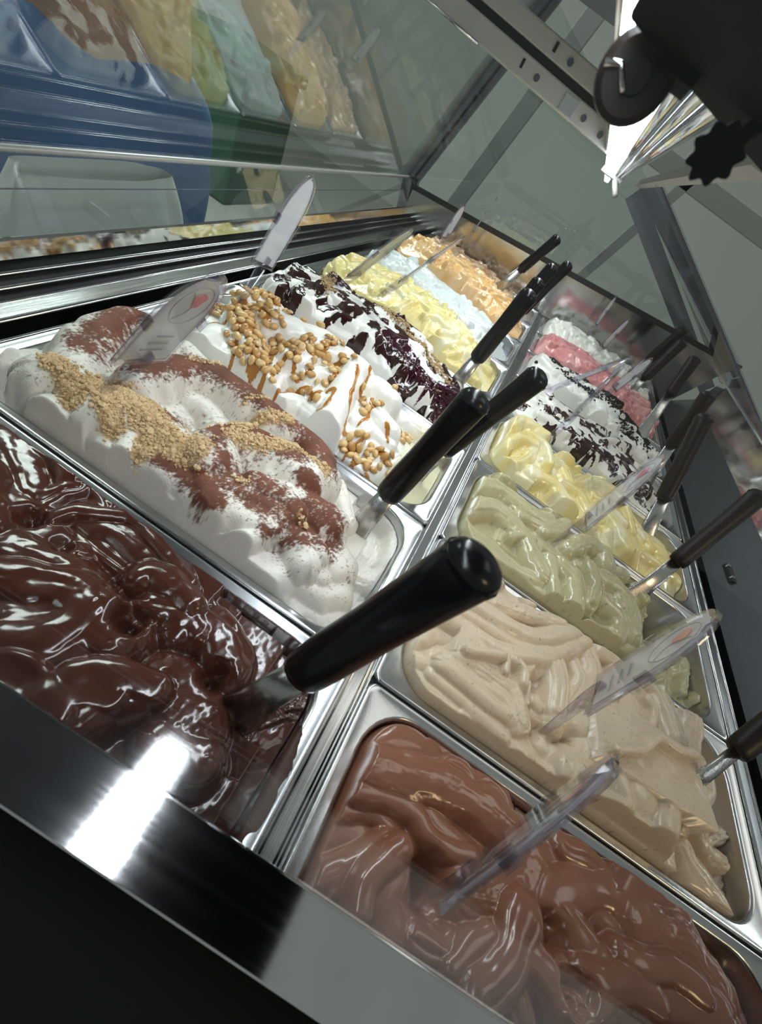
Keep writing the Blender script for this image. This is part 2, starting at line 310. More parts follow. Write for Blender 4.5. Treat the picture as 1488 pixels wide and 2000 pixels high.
# near end: brushed rail with upright pane, black shelf outside it
part('near_rail', MB().prism([(-0.48, 0.0125, 0.098), (0.46, 0.0195, 0.098), (0.46, 0.0450, 0.100), (-0.48, 0.0335, 0.100), ], (0, 0, -0.010)), 'rail_steel', bevel=0.0008)
part('near_shelf', MB().box((-0.48, -0.35, 0.070), (0.46, 0.0165, 0.0855)), 'black_paint')
part('near_glass', MB().prism([(-0.47, 0.0325, 0.0995), (0.10, 0.0395, 0.0995), (0.10, 0.0395, 0.292), (-0.47, 0.0325, 0.292)], (0, 0.001, 0)), 'near_glass')
STROKES = {
 'R1': [
  ([(15,102),(19,122),(35,136),(54,137)], 8, 22, {}),
  ([(20,112),(44,120),(66,128),(95,131),(117,129)], 14, 19, dict(tilt=-3, st=0.35)),
  ([(21,108),(41,116),(59,117),(67,112),(82,109),(102,109)], 12, 9, {}),
  ([(18,98),(35,105),(55,107),(66,101),(83,101),(97,105)], 10, 8.5, {}),
  ([(15,88),(33,96),(48,94),(57,93),(74,95),(89,101)], 6, 8.5, {}),
  ([(63,133),(66,144),(80,146),(94,136)], 13, 5, {}),
  ([(73,143),(82,144),(91,136)], 6, 12, {}),
  ([(92,148),(102,154),(113,151),(120,143)], 10, 6, {}),
  ([(12,72),(19,80),(29,83),(39,82)], 2, 18, {}),
  ([(17,56),(28,66),(38,77),(45,88)], 8, 9, {}),
  ([(27,56),(29,65),(40,74),(50,87)], 12, 9, {}),
  ([(41,54),(39,64),(44,74),(52,86)], 15, 11, {}),
  ([(59,56),(52,66),(53,77)], 16, 20, {}),
  ([(73,58),(88,59),(95,62)], 16, 12, dict(n=2, a=1)),
  ([(94,56),(103,68),(111,77)], 16, 8, {}),
  ([(102,55),(110,66),(116,78)], 18, 10, {}),
  ([(110,53),(123,67),(129,84),(131,91)], 22, 17, dict(n=2, a=1)),
  ([(99,89),(118,96),(135,109),(139,120)], 14, 20, dict(st=0.6)),
  ([(137,129),(153,131),(169,134),(183,134)], 14, 13, {}),
  ([(157,141),(175,143),(188,141),(199,139)], 14, 12, dict(n=2, a=1)),
  ([(151,107),(156,115),(174,128),(191,134)], 22, 17, dict(tilt=3)),
  ([(198,130),(208,146),(223,160),(229,155)], 20, 15, {}),
  ([(195,144),(200,150),(205,144)], 14, 5, {}),
  ([(197,126),(219,145),(240,150),(251,146)], 22, 13, {}),
  ([(210,126),(231,131),(248,134),(258,127),(270,122)], 20, 24, dict(st=0.5)),
  ([(160,104),(169,99),(177,94)], 22, 17, {}),
  ([(181,117),(196,116),(208,116)], 18, 14, {}),
  ([(193,104),(210,106),(230,113),(249,113)], 25, 11, {}),
  ([(155,77),(173,86),(182,96)], 26, 13, {}),
  ([(161,72),(177,84),(196,92),(213,93)], 28, 15, {}),
  ([(138,78),(149,75),(157,69)], 24, 13, {}),
  ([(124,69),(129,62),(134,56)], 24, 15, dict(n=2, a=1)),
  ([(220,98),(243,105),(265,109)], 22, 20, {}),
 ],
 'R2': [
  ([(64,146),(73,161),(94,161),(105,152)], 12, 9, {}),
  ([(57,140),(76,144),(95,149)], 8, 10, {}),
  ([(48,112),(79,122),(115,138),(136,148)], 19, 10, dict(st=1.1)),
  ([(34,96),(67,101),(99,106),(126,121),(153,149)], 22, 13, {}),
  ([(30,86),(60,91),(92,92),(119,103),(152,140)], 20, 8, {}),
  ([(20,70),(48,73),(73,74),(100,83),(132,106),(166,149)], 17, 10, {}),
  ([(17,66),(42,64),(71,71),(84,73)], 13, 9, {}),
  ([(110,80),(134,104),(172,149)], 13, 11, {}),
  ([(8,38),(21,58),(35,64),(55,62)], 10, 22, {}),
  ([(10,29),(23,41),(41,44)], 9, 14, {}),
  ([(19,26),(37,33),(39,44)], 7, 9, {}),
  ([(17,18),(33,17),(51,16),(71,17)], 8, 15, {}),
  ([(16,21),(30,25),(47,22)], 7, 8, {}),
  ([(70,21),(72,8)], 6, 7, {}),
  ([(44,38),(67,39),(92,41),(106,31)], 20, 10, {}),
  ([(39,33),(61,32),(85,29),(99,29)], 16, 8, {}),
  ([(37,25),(59,23),(85,20),(104,17)], 11, 9, {}),
  ([(50,47),(76,51),(101,49),(111,33)], 21, 15, dict(st=1.5)),
  ([(52,51),(66,58),(81,67)], 23, 4, {}),
  ([(82,70),(87,69),(88,58)], 25, 3.5, {}),
  ([(95,73),(103,69),(105,59)], 24, 5, {}),
  ([(104,42),(113,29),(121,16),(137,9)], 9, 17, dict(st=1.2)),
  ([(80,8),(101,13),(114,13)], 4, 11, dict(n=2, a=1)),
  ([(137,101),(142,86),(143,62)], 16, 15, dict(n=3, a=1.6)),
  ([(158,120),(165,104),(151,70)], 16, 9, dict(n=2, a=1)),
  ([(171,142),(179,121),(167,88)], 18, 14, dict(n=2, a=1.2)),
  ([(183,150),(203,144),(192,109)], 20, 12, dict(st=0.8)),
  ([(187,159),(204,167),(223,174)], 16, 9, dict(st=1.2)),
  ([(137,33),(147,25),(145,15)], 8, 7, {}),
  ([(123,58),(127,56)], 12, 6, {}),
  ([(127,49),(134,50)], 11, 6, {}),
  ([(148,31),(153,26),(148,14)], 8, 7, {}),
  ([(146,54),(165,66),(193,89),(199,101)], 17, 13, dict(st=0.7)),
  ([(176,64),(179,65)], 15, 7, {}),
  ([(165,61),(191,68),(198,66)], 12, 10, {}),
  ([(163,31),(189,55),(203,66)], 14, 13, {}),
  ([(151,10),(165,19),(171,29)], 6, 9, dict(st=0.8)),
  ([(216,112),(211,88),(206,73)], 24, 19, dict(lip=5)),
  ([(222,150),(245,153),(259,134),(266,114)], 24, 15, dict(n=2, a=1)),
  ([(263,185),(285,174),(292,149),(284,116)], 18, 14, dict(st=0.8)),
  ([(235,131),(241,122),(235,104)], 24, 4, dict(st=1)),
  ([(214,62),(217,52),(215,36)], 31, 27, dict(lip=6)),
  ([(184,50),(207,64),(225,84),(245,86),(262,92)], 34, 5, {}),
  ([(159,23),(172,40),(192,55)], 22, 17, {}),
  ([(165,24),(177,24),(187,37)], 18, 10, {}),
  ([(195,34),(200,23),(191,13)], 27, 10, {}),
  ([(193,12),(207,11),(230,18)], 25, 24, {}),
  ([(245,69),(241,43),(233,18)], 27, 11, {}),
  ([(263,93),(265,71),(259,43)], 22, 16, dict(n=4, a=1.1)),
  ([(288,105),(293,89),(280,67)], 20, 16, {}),
  ([(278,33),(285,24),(301,17),(312,8)], 3, 19, dict(n=3, a=0.8)),
  ([(197,7),(222,12),(248,11)], 0, 16, {}),
  ([(310,65),(315,50),(328,50)], -6, 9, dict(st=3)),
  ([(320,60),(347,79),(361,85)], -8, 7, dict(st=3)),
  ([(360,66),(362,51),(361,32)], -12, 9, dict(st=3)),
  ([(365,129),(376,113),(375,86)], -12, 6, dict(st=3)),
 ],
 'R3': [
  ([(3,97),(38,129),(84,126),(114,134)], 14, 18, dict(n=2, a=1.2)),
  ([(35,149),(66,168),(98,171),(116,154)], 12, 13, {}),
  ([(11,56),(42,82),(79,73),(98,54),(114,35)], 16, 18, dict(n=3, a=1.5)),
  ([(7,35),(29,27),(57,26),(85,18),(114,25)], 12, 14, dict(n=2, a=1.2)),
  ([(15,13),(42,17),(68,16)], 6, 11, {}),
  ([(9,58),(19,73),(32,76)], 18, 7, {}),
  ([(73,100),(106,112),(124,134)], 14, 9, {}),
  ([(107,103),(125,121),(138,159)], 14, 10, {}),
  ([(68,53),(80,65),(93,71)], 19, 6, {}),
  ([(140,100),(164,136),(190,140),(197,124)], 16, 16, dict(n=2, a=1)),
  ([(118,60),(125,33),(131,18)], 18, 10, {}),
  ([(132,64),(151,53),(153,14)], 22, 17, dict(n=2, a=1.2)),
  ([(168,89),(176,65),(170,31)], 20, 10, {}),
  ([(183,89),(210,92),(225,72),(227,39)], 22, 19, dict(st=0.7)),
  ([(188,55),(211,48),(210,24),(188,7)], 17, 13, {}),
  ([(176,9),(199,6),(222,35)], 14, 9, {}),
  ([(73,10),(109,26),(140,28),(167,23),(198,18)], 2, 13, dict(n=2, a=1)),
  ([(92,14),(118,16),(144,13)], 4, 7, {}),
  ([(204,121),(228,139)], 12, 11, {}),
  ([(217,19),(239,29),(259,46)], 10, 12, {}),
  ([(252,133),(262,126)], 6, 9, dict(st=3)),
  ([(343,189),(353,143)], -10, 6, dict(st=2)),
  ([(371,94),(351,47)], -12, 8, dict(st=2)),
  ([(351,104),(333,49)], -16, 6, dict(st=2)),
 ],
 'L1': [
  ([(88,152),(90,158),(107,152),(124,141)], 22, 15, dict(n=2, a=1.5)),
  ([(103,139),(119,130),(137,121)], 26, 12, dict(n=2, a=1)),
  ([(109,145),(129,133),(142,125)], 28, 11, {}),
  ([(117,154),(127,153),(142,147)], 24, 16, {}),
  ([(146,124),(147,136),(150,143)], 26, 14, dict(n=2, a=1.5)),
  ([(151,147),(158,151),(172,144)], 24, 12, dict(n=2, a=1)),
  ([(162,118),(166,129),(176,136),(188,145),(204,144),(222,139),(244,133)], 27, 7, {}),
  ([(167,116),(175,124),(190,123),(209,121)], 25, 13, dict(n=2, a=1.3)),
  ([(170,133),(190,136),(206,135),(229,133)], 23, 20, {}),
  ([(171,152),(176,161),(193,155),(209,152)], 16, 10, {}),
  ([(167,88),(177,92),(187,95),(204,95)], 34, 22, dict(st=0.35)),
  ([(180,78),(192,83),(205,90),(216,88)], 36, 18, dict(st=0.35)),
  ([(198,68),(204,73),(208,82),(217,84)], 38, 20, {}),
  ([(207,57),(215,63),(221,69),(223,78),(221,87)], 38, 24, dict(n=2, a=1)),
  ([(216,90),(228,83),(239,82)], 36, 16, {}),
  ([(240,64),(240,75),(237,85),(239,89)], 36, 20, dict(n=4, a=0.9, st=0.6)),
  ([(222,119),(227,124),(241,125),(253,123)], 30, 13, {}),
  ([(239,112),(248,116),(258,117),(267,115)], 30, 15, dict(n=2, a=1)),
  ([(259,111),(265,118),(277,117),(293,109)], 28, 15, {}),
  ([(269,130),(282,127),(295,119)], 20, 10, {}),
  ([(290,135),(305,132),(318,126)], 2, 10, {}),
  ([(242,61),(248,67),(256,71),(272,76)], 39, 11, {}),
  ([(243,51),(250,60),(258,64)], 40, 13, dict(n=2, a=1)),
  ([(255,51),(259,63),(268,71)], 40, 13, {}),
  ([(222,46),(233,46),(243,45)], 40, 22, dict(n=2, a=1)),
  ([(270,85),(280,87),(290,85)], 30, 18, dict(st=0.35)),
  ([(280,74),(289,75),(300,76)], 30, 16, dict(st=0.6)),
  ([(289,62),(300,64),(309,66)], 31, 14, {}),
  ([(324,108),(335,122),(349,134)], -5, 17, dict(st=2.5)),
  ([(331,94),(345,112),(355,122)], -14, 26, dict(st=0.35)),
  ([(335,78),(346,88)], -14, 24, {}),
  ([(299,87),(303,93),(306,100)], 14, 12, dict(st=0.35)),
 ],
 'L2': [
  ([(95,-18),(81,3),(84,14)], 20, 20, {}),
  ([(114,-8),(128,-5),(142,-8)], 22, 15, {}),
  ([(132,-21),(143,-26),(147,-21)], 14, 8, {}),
  ([(59,59),(32,108),(32,140),(56,143)], 30, 28, {}),
  ([(76,128),(86,143),(103,137)], 30, 16, {}),
  ([(58,37),(69,45),(88,40)], 24, 22, {}),
  ([(96,84),(104,114),(125,135),(164,137),(198,136)], 36, 24, {}),
  ([(91,13),(93,29),(117,24),(137,18)], 16, 13, {}),
  ([(104,13),(119,17),(134,15)], 2, 13, {}),
  ([(144,18),(137,29),(137,39)], 27, 8, {}),
  ([(153,3),(144,18),(135,34)], 20, 10, {}),
  ([(162,9),(171,17),(197,18),(213,16)], 18, 17, dict(n=2, a=1.5)),
  ([(163,29),(187,32),(215,25)], 26, 18, {}),
  ([(207,10),(215,16),(213,26)], 20, 8, {}),
  ([(109,35),(117,48),(145,52),(175,50)], 33, 26, {}),
  ([(186,52),(185,76),(210,92),(245,96)], 36, 24, dict(n=2, a=1)),
  ([(201,37),(222,47),(252,51)], 32, 20, {}),
  ([(206,143),(226,143),(257,119)], 30, 18, {}),
  ([(231,4),(248,19),(254,42)], 24, 8, {}),
  ([(209,29),(231,32),(247,40)], 33, 20, {}),
  ([(242,79),(264,76),(286,78)], 28, 20, {}),
  ([(223,59),(245,62),(258,59)], 34, 14, {}),
  ([(256,14),(273,20),(292,37)], 12, 21, {}),
  ([(252,50),(275,49),(289,36)], 22, 17, {}),
  ([(272,70),(293,70),(312,58)], 18, 17, {}),
  ([(285,51),(294,46)], 25, 9, {}),
  ([(300,39),(307,39)], 10, 7, {}),
  ([(273,17),(297,22),(327,29)], -3, 22, dict(n=2, a=0.8)),
  ([(291,31),(312,32),(323,43)], 4, 15, {}),
  ([(265,141),(280,126),(294,112)], 4, 12, dict(st=2)),
  ([(321,72),(341,80),(348,111),(341,149),(320,158)], -10, 9, dict(st=2.5)),
 ],
 'L3': [
  ([(75,15),(73,41),(88,46)], 20, 22, {}),
  ([(74,13),(93,16),(106,30)], 12, 14, {}),
  ([(48,118),(70,158),(105,171)], 26, 22, {}),
  ([(69,73),(110,42),(134,16)], 28, 17, {}),
  ([(87,102),(118,121),(143,139)], 31, 24, {}),
  ([(149,11),(139,38),(132,89)], 24, 15, {}),
  ([(145,65),(148,114),(174,134)], 32, 19, {}),
  ([(166,13),(183,31),(201,30)], 14, 14, dict(n=2, a=1.5)),
  ([(157,14),(151,42),(177,50)], 20, 8, {}),
  ([(225,-1),(211,51),(197,120)], 26, 17, dict(lift=8)),
  ([(169,61),(173,82),(191,97)], 28, 12, {}),
  ([(178,129),(201,161),(226,182)], 29, 21, {}),
  ([(209,126),(229,143),(249,134)], 22, 16, {}),
  ([(232,64),(228,89),(251,63)], 16, 12, {}),
  ([(237,99),(257,88),(272,81)], 18, 15, dict(n=3, a=1.5)),
  ([(254,13),(279,21),(295,66)], 2, 12, dict(n=2, a=1)),
  ([(245,40),(262,60),(282,69)], 6, 16, {}),
  ([(253,143),(277,151),(300,156)], -2, 18, dict(st=1)),
 ],
 'R4': [
  ([(7,0),(12,75),(35,140),(75,149)], 22, 16, dict(n=2, a=1.2)),
  ([(23,-10),(55,42),(69,101)], 18, 12, dict(n=2, a=1)),
  ([(20,23),(35,78),(63,95)], 26, 9, {}),
  ([(75,30),(107,33),(138,12)], 18, 14, dict(n=2, a=1.2)),
  ([(84,74),(113,97),(130,67)], 22, 12, dict(n=3, a=1.4)),
  ([(118,55),(148,54),(171,30)], 20, 13, dict(n=2, a=1)),
  ([(47,104),(78,103),(90,64)], 25, 8, {}),
  ([(155,114),(196,142),(221,145)], 18, 14, dict(n=2, a=1)),
  ([(122,160),(164,169),(190,157)], 16, 13, dict(n=2, a=1)),
  ([(171,81),(202,80),(225,71)], 19, 10, {}),
  ([(139,40),(162,17),(184,0)], 14, 12, dict(n=2, a=1)),
  ([(199,83),(221,51),(235,25)], 14, 13, dict(n=2, a=1.2)),
  ([(240,125),(248,77)], 15, 8, {}),
  ([(265,90),(301,93),(304,56)], 8, 15, {}),
  ([(244,41),(275,50),(297,47)], 6, 10, {}),
  ([(290,42),(333,70),(355,62)], -2, 15, {}),
 ],
}
HOLES = {
 'R1': [(74, 84, 26, 9), (162, 76, 14, 8), (149, 95, 10, 7)],
 'L1': [(238, 96, 16, 7), (155, 111, 12, 6), (291, 100, 14, 7), (180, 109, 6, 5)],
 'L2': [(146, 85, 11, 13)],
 'R2': [(130, 37, 8, 6), (121, 74, 8, 6), (160, 47, 8, 7)],
 'R3': [(118, 75, 7, 5), (173, 28, 12, 6), (198, 20, 6, 5)],
 'L3': [],
}
CARAMEL = [[(62,69),(90,45),(108,16),(115,-5)], [(59,42),(71,58),(85,54)], [(120,69),(138,28),(151,-2)], [(200,110),(220,64),(243,32),(246,19)], [(190,35),(198,60),(208,35),(207,19)], [(267,-1),(276,-14)], [(281,10),(291,11),(288,-2)], [(83,99),(82,124),(92,140)], [(162,9),(168,29),(178,47)], [(265,77),(277,62)], [(128,96),(152,82),(157,106)], [(202,154),(214,121),(218,93)], [(126,156),(143,170),(165,185)], [(255,-9),(252,19),(256,37)], [(78,78),(106,53),(124,26)], [(229,111),(242,78),(240,60)]]
PEANUT_ZONES = [([(39,88),(55,86),(76,72),(101,48),(125,21),(134,15)], 11, 60), ([(51,138),(69,141),(91,152),(114,166),(130,167)], 12, 55), ([(47,103),(67,102),(94,85),(115,59)], 10, 36), ([(115,66),(128,81),(150,92)], 11, 20), ([(147,156),(149,177),(158,164)], 6, 8), ([(148,25),(143,58),(165,46),(168,63)], 6, 12), ([(154,93),(159,126)], 7, 8), ([(174,108),(183,124)], 6, 6), ([(188,76),(186,91)], 4, 4), ([(170,173),(174,182)], 4, 4), ([(188,197),(198,194),(207,207)], 4, 6), ([(217,155),(235,169),(243,150)], 4, 5), ([(218,95),(228,95),(239,84),(242,101)], 4, 7), ([(184,41),(191,33)], 3, 3), ([(249,24),(260,27),(270,24),(264,12)], 9, 18), ([(248,-6),(253,5)], 5, 6), ([(270,44),(281,43),(290,43)], 6, 8), ([(273,117),(282,109),(291,129)], 6, 9)]
CRUMB_ZONES = [([(59,41),(74,39),(91,28)], 10, 1), ([(90,53),(107,54),(130,50),(155,42),(176,44)], 14, 1.2), ([(87,41),(95,44),(126,27)], 9, 1), ([(154,24),(144,44)], 9, 1), ([(156,71),(167,87),(186,95),(180,117),(200,135)], 7, 0.9), ([(186,76),(211,90),(225,109),(253,111)], 9, 0.8), ([(104,126),(120,143)], 7, 0.4), ([(163,126),(173,142)], 5, 0.4), ([(213,48),(220,51)], 4, 0.5), ([(265,55),(273,54)], 4, 0.4), ([(114,6),(116,7)], 3, 0.5), ([(159,-2),(163,-4)], 3, 0.5)]
COCOA_ZONES = [([(52,73),(34,126),(37,157)], 16, 0.9), ([(59,74),(64,101),(72,120)], 12, 0.6), ([(93,88),(105,119),(133,137),(169,140),(200,140)], 16, 1), ([(118,55),(139,59),(141,72)], 14, 0.8), ([(176,74),(192,96),(228,106),(229,148),(252,127)], 16, 1), ([(166,30),(193,30),(215,21)], 10, 1), ([(206,46),(227,55),(254,49),(275,71)], 18, 0.8), ([(184,58),(209,48),(233,40)], 10, 0.8), ([(248,87),(277,81),(296,65)], 10, 0.9), ([(254,30),(280,44),(299,52)], 8, 0.7), ([(270,53),(283,59)], 8, 0.9)]
# ------------------------------------------------------------------ noise and stroke fields (numpy)
def _hash(ix, iy, seed):
    h = (ix * 374761393 + iy * 668265263 + seed * 982451653) & 0xffffffff
    h = ((h ^ (h >> 13)) * 1274126177) & 0xffffffff
    return ((h ^ (h >> 16)) & 0xffff) / 65535.0
def noise(x, y, seed=0):
    x = np.asarray(x, float); y = np.asarray(y, float)
    xi = np.floor(x).astype(np.int64); yi = np.floor(y).astype(np.int64); fx = x - xi; fy = y - yi
    fx = fx * fx * fx * (fx * (fx * 6 - 15) + 10); fy = fy * fy * fy * (fy * (fy * 6 - 15) + 10)
    a = _hash(xi, yi, seed); b = _hash(xi + 1, yi, seed); c = _hash(xi, yi + 1, seed); d = _hash(xi + 1, yi + 1, seed)
    return (a * (1 - fx) + b * fx) * (1 - fy) + (c * (1 - fx) + d * fx) * fy
def fbm(x, y, seed=0, octv=3):
    s = 0; a = 1; t = 0
    for i in range(octv): s = s + a * noise(x * 2 ** i, y * 2 ** i, seed + 17 * i); t += a; a *= 0.5
    return s / t
def sstep(a, b, x):
    t = np.clip((x - a) / (b - a), 0, 1); return t * t * (3 - 2 * t)
def spline(pts, n=22):
    p = np.array(pts, float)
    if len(p) == 2: return p[0] + (p[1] - p[0]) * np.linspace(0, 1, 6)[:, None]
    q = np.vstack([2 * p[0] - p[1], p, 2 * p[-1] - p[-2]]); out = []
    m = len(p) - 1; per = max(4, n // m)
    for i in range(m):
        for t in np.linspace(0, 1, per, endpoint=False):
            a, b, c, d = q[i], q[i + 1], q[i + 2], q[i + 3]
            out.append(0.5 * (2 * b + (c - a) * t + (2 * a - 5 * b + 4 * c - d) * t * t + (3 * b - a - 3 * c + d) * t ** 3))
    out.append(p[-1]); return np.array(out)
def curve_coords(U, V, pts):
    """distance along (mm), signed offset and end fraction of every sample from a curve"""
    c = spline(pts); best = np.full(U.shape, 1e9); S = np.zeros(U.shape); T = np.zeros(U.shape)
    seg = c[1:] - c[:-1]; ln = np.maximum(np.hypot(seg[:, 0], seg[:, 1]), 1e-6); acc = np.concatenate([[0], np.cumsum(ln)])
    for i in range(len(seg)):
        dx, dy = seg[i] / ln[i]; px = U - c[i, 0]; py = V - c[i, 1]
        s = np.clip(px * dx + py * dy, 0, ln[i]); ox = px - s * dx; oy = py - s * dy
        d = np.hypot(ox, oy); m = d < best
        best[m] = d[m]; S[m] = acc[i] + s[m]; sg = np.sign(px * dy - py * dx); T[m] = (d * sg)[m]
    return S, T, acc[-1]

def lay_stroke(H, U, V, pts, z, w, o, seed):
    """one spatula stroke: a rounded, ridged ribbon of gelato laid over what is there"""
    lat = o.get('lat', 0.22); fs = o.get('fs', 0.25)
    p = np.array(pts, float); lo = p.min(0) - w * 1.6 - 3; hi = p.max(0) + w * 1.6 + 3
    iu = np.where((U >= lo[0]) & (U <= hi[0]) & (V >= lo[1]) & (V <= hi[1]))
    if len(iu[0]) == 0: return
    u = U[iu]; v = V[iu]
    S, T, L = curve_coords(u, v, pts)
    wl = w * (0.86 + 0.28 * noise(S / 14.0, 0 * S + seed * 3.7, seed))
    tt = T + (noise(u / 9.0, v / 9.0, seed + 5) - 0.5) * w * lat
    q = np.clip(np.abs(tt) / wl, 0, 1.25)
    th = o.get('th', w * 1.25); z = z + 3.0 * math.sin(seed * 2.399)
    cross = np.where(q < 1, np.power(np.maximum(1 - q ** 2.3, 0), 0.5), -(q - 1) * 3)
    zz = z - th + th * cross
    n = o.get('n', 1 if w > 11 else 0)
    a = o.get('a', 0.8 if n == 1 else 1.0)
    if n: zz = zz + a * (np.abs(np.cos(0.5 * math.pi * n * tt / wl * 1.6 + seed + 0.05 * S * 0.15)) ** 0.8 - 0.6) * np.clip(1.2 - q, 0, 1)
    zz = zz + o.get('tilt', ((seed * 7) % 5 - 2) * 0.5) * tt / w
    if 'dz' in o: zz = zz + o['dz'] * S / max(L, 1e-6)
    if 'lip' in o: zz = zz + o['lip'] * (q ** 4 - 0.6) * (q < 1)
    if 'lift' in o: zz = zz + o['lift'] * sstep(0.55, 1.0, S / L)
    zz = zz + fs * (noise(S / 30.0, T / 1.6 + 50, seed + 9) - 0.5)
    st = o.get('st', 0.0)
    if st: zz = zz + st * (noise(S / 11.0, T / 1.9, seed + 3) - 0.5) + st * 0.7 * (fbm(u / 2.6, v / 2.6, seed + 4, 2) - 0.5)
    zz = zz + 1.6 * (noise(S / 16.0, T / 22.0, seed + 21) - 0.5)
    h = H[iu]; k = 0.9
    d = np.clip(k - np.abs(h - zz), 0, None)
    H[iu] = np.maximum(h, zz) + d * d / (4 * k)

LP, WP = 360.0, 165.4                         # pan outside, mm
FX, FY, RC = 12.0, 8.5, 34.0                  # flange at the ends, at the sides, corner radius of the opening
def row_bounds(v, inset=0.0):
    """left and right limits of the pan opening at offset v from its near side (mm, local)"""
    r = RC - inset; y0 = FY + inset; y1 = WP - FY - inset
    e = np.minimum(v - y0, y1 - v); e = np.clip(e, 0, r)
    dx = r - np.sqrt(np.maximum(r * r - (r - e) ** 2, 0))
    return FX + inset + dx, LP - FX - inset - dx

def gelato_grid(step):
    nv = int((WP - 2 * FY - 1.0) / step) + 1; nu = int((LP - 2 * FX - 1.0) / step) + 1
    v = np.linspace(FY + 0.05, WP - FY - 0.05, nv); l, r = row_bounds(v, 0.05)
    t = np.linspace(0, 1, nu)
    U = l[:, None] + (r - l)[:, None] * t[None, :]; V = np.repeat(v[:, None], nu, 1)
    return U, V
def wall_gap(U, V):
    """distance to the rounded wall of the opening"""
    cx, cy = LP / 2, WP / 2; hx, hy = LP / 2 - FX - RC, WP / 2 - FY - RC
    qx = np.abs(U - cx) - hx; qy = np.abs(V - cy) - hy
    return RC - (np.hypot(np.maximum(qx, 0), np.maximum(qy, 0)) + np.minimum(np.maximum(qx, qy), 0))

def zone(U, V, zones, soft=1.0):
    m = np.zeros(U.shape)
    for pts, w, a in zones:
        S, T, L = curve_coords(U, V, pts); m = np.maximum(m, a * np.exp(-(np.abs(T) / (w * soft)) ** 2.2))
    return m

def gelato_mat(name, rough, sss=0.12, radius=(0.006, 0.004, 0.003), bump=0.25, bscale=260.0, coat=0.0, spec=0.5):
    m, nt, b = new_mat(name); L = nt.links.new
    at = nt.nodes.new('ShaderNodeAttribute'); at.attribute_name = 'Col'
    ar = nt.nodes.new('ShaderNodeAttribute'); ar.attribute_name = 'Rgh'
    tc = nt.nodes.new('ShaderNodeTexCoord')
    n = nt.nodes.new('ShaderNodeTexNoise'); n.inputs['Scale'].default_value = bscale; n.inputs['Detail'].default_value = 5
    bp = nt.nodes.new('ShaderNodeBump'); bp.inputs['Strength'].default_value = bump; bp.inputs['Distance'].default_value = 0.0012
    ad = nt.nodes.new('ShaderNodeMath'); ad.operation = 'ADD'; ad.inputs[1].default_value = rough
    L(at.outputs['Color'], b.inputs['Base Color']); L(ar.outputs['Fac'], ad.inputs[0]); L(ad.outputs[0], b.inputs['Roughness'])
    L(tc.outputs['Object'], n.inputs['Vector']); L(n.outputs['Fac'], bp.inputs['Height']); L(bp.outputs['Normal'], b.inputs['Normal'])
    b.inputs['Subsurface Weight'].default_value = sss; b.inputs['Subsurface Radius'].default_value = radius; b.inputs['Subsurface Scale'].default_value = 0.6
    b.inputs['Coat Weight'].default_value = coat; b.inputs['Coat Roughness'].default_value = 0.08; b.inputs['Specular IOR Level'].default_value = spec
    return m

def grid_mesh(name, P, keep, mat, cols=None, rgh=None, parent=None):
    nv, nu = P.shape[:2]
    a = np.arange(nv * nu).reshape(nv, nu)
    q = np.stack([a[:-1, :-1], a[:-1, 1:], a[1:, 1:], a[1:, :-1]], -1)[keep]
    used = np.unique(q); mp = np.full(nv * nu, -1); mp[used] = np.arange(len(used)); q = mp[q]
    co = P.reshape(-1, 3)[used]
    me = bpy.data.meshes.new(name); me.vertices.add(len(co)); me.vertices.foreach_set('co', co.ravel().astype(np.float32))
    me.loops.add(q.size); me.loops.foreach_set('vertex_index', q.ravel().astype(np.int32))
    me.polygons.add(len(q)); me.polygons.foreach_set('loop_start', np.arange(0, q.size, 4, dtype=np.int32))
    me.polygons.foreach_set('loop_total', np.full(len(q), 4, dtype=np.int32)); me.polygons.foreach_set('use_smooth', np.ones(len(q), dtype=bool))
    me.update(calc_edges=True)
    if cols is not None:
        at = me.attributes.new('Col', 'FLOAT_COLOR', 'POINT'); c = np.ones((len(co), 4), np.float32); c[:, :3] = cols.reshape(-1, 3)[used]
        at.data.foreach_set('color', c.ravel())
    if rgh is not None:
        at = me.attributes.new('Rgh', 'FLOAT', 'POINT'); at.data.foreach_set('value', rgh.reshape(-1)[used].astype(np.float32))
    me.materials.append(mat)
    o = bpy.data.objects.new(name, me); COL.objects.link(o)
    if parent: o.parent = parent
    return o

def pan_origin(row, k):
    return Vector((0.0 if row == 'R' else -0.376, PITCH * (k - 1) + 0.001, 0.0))

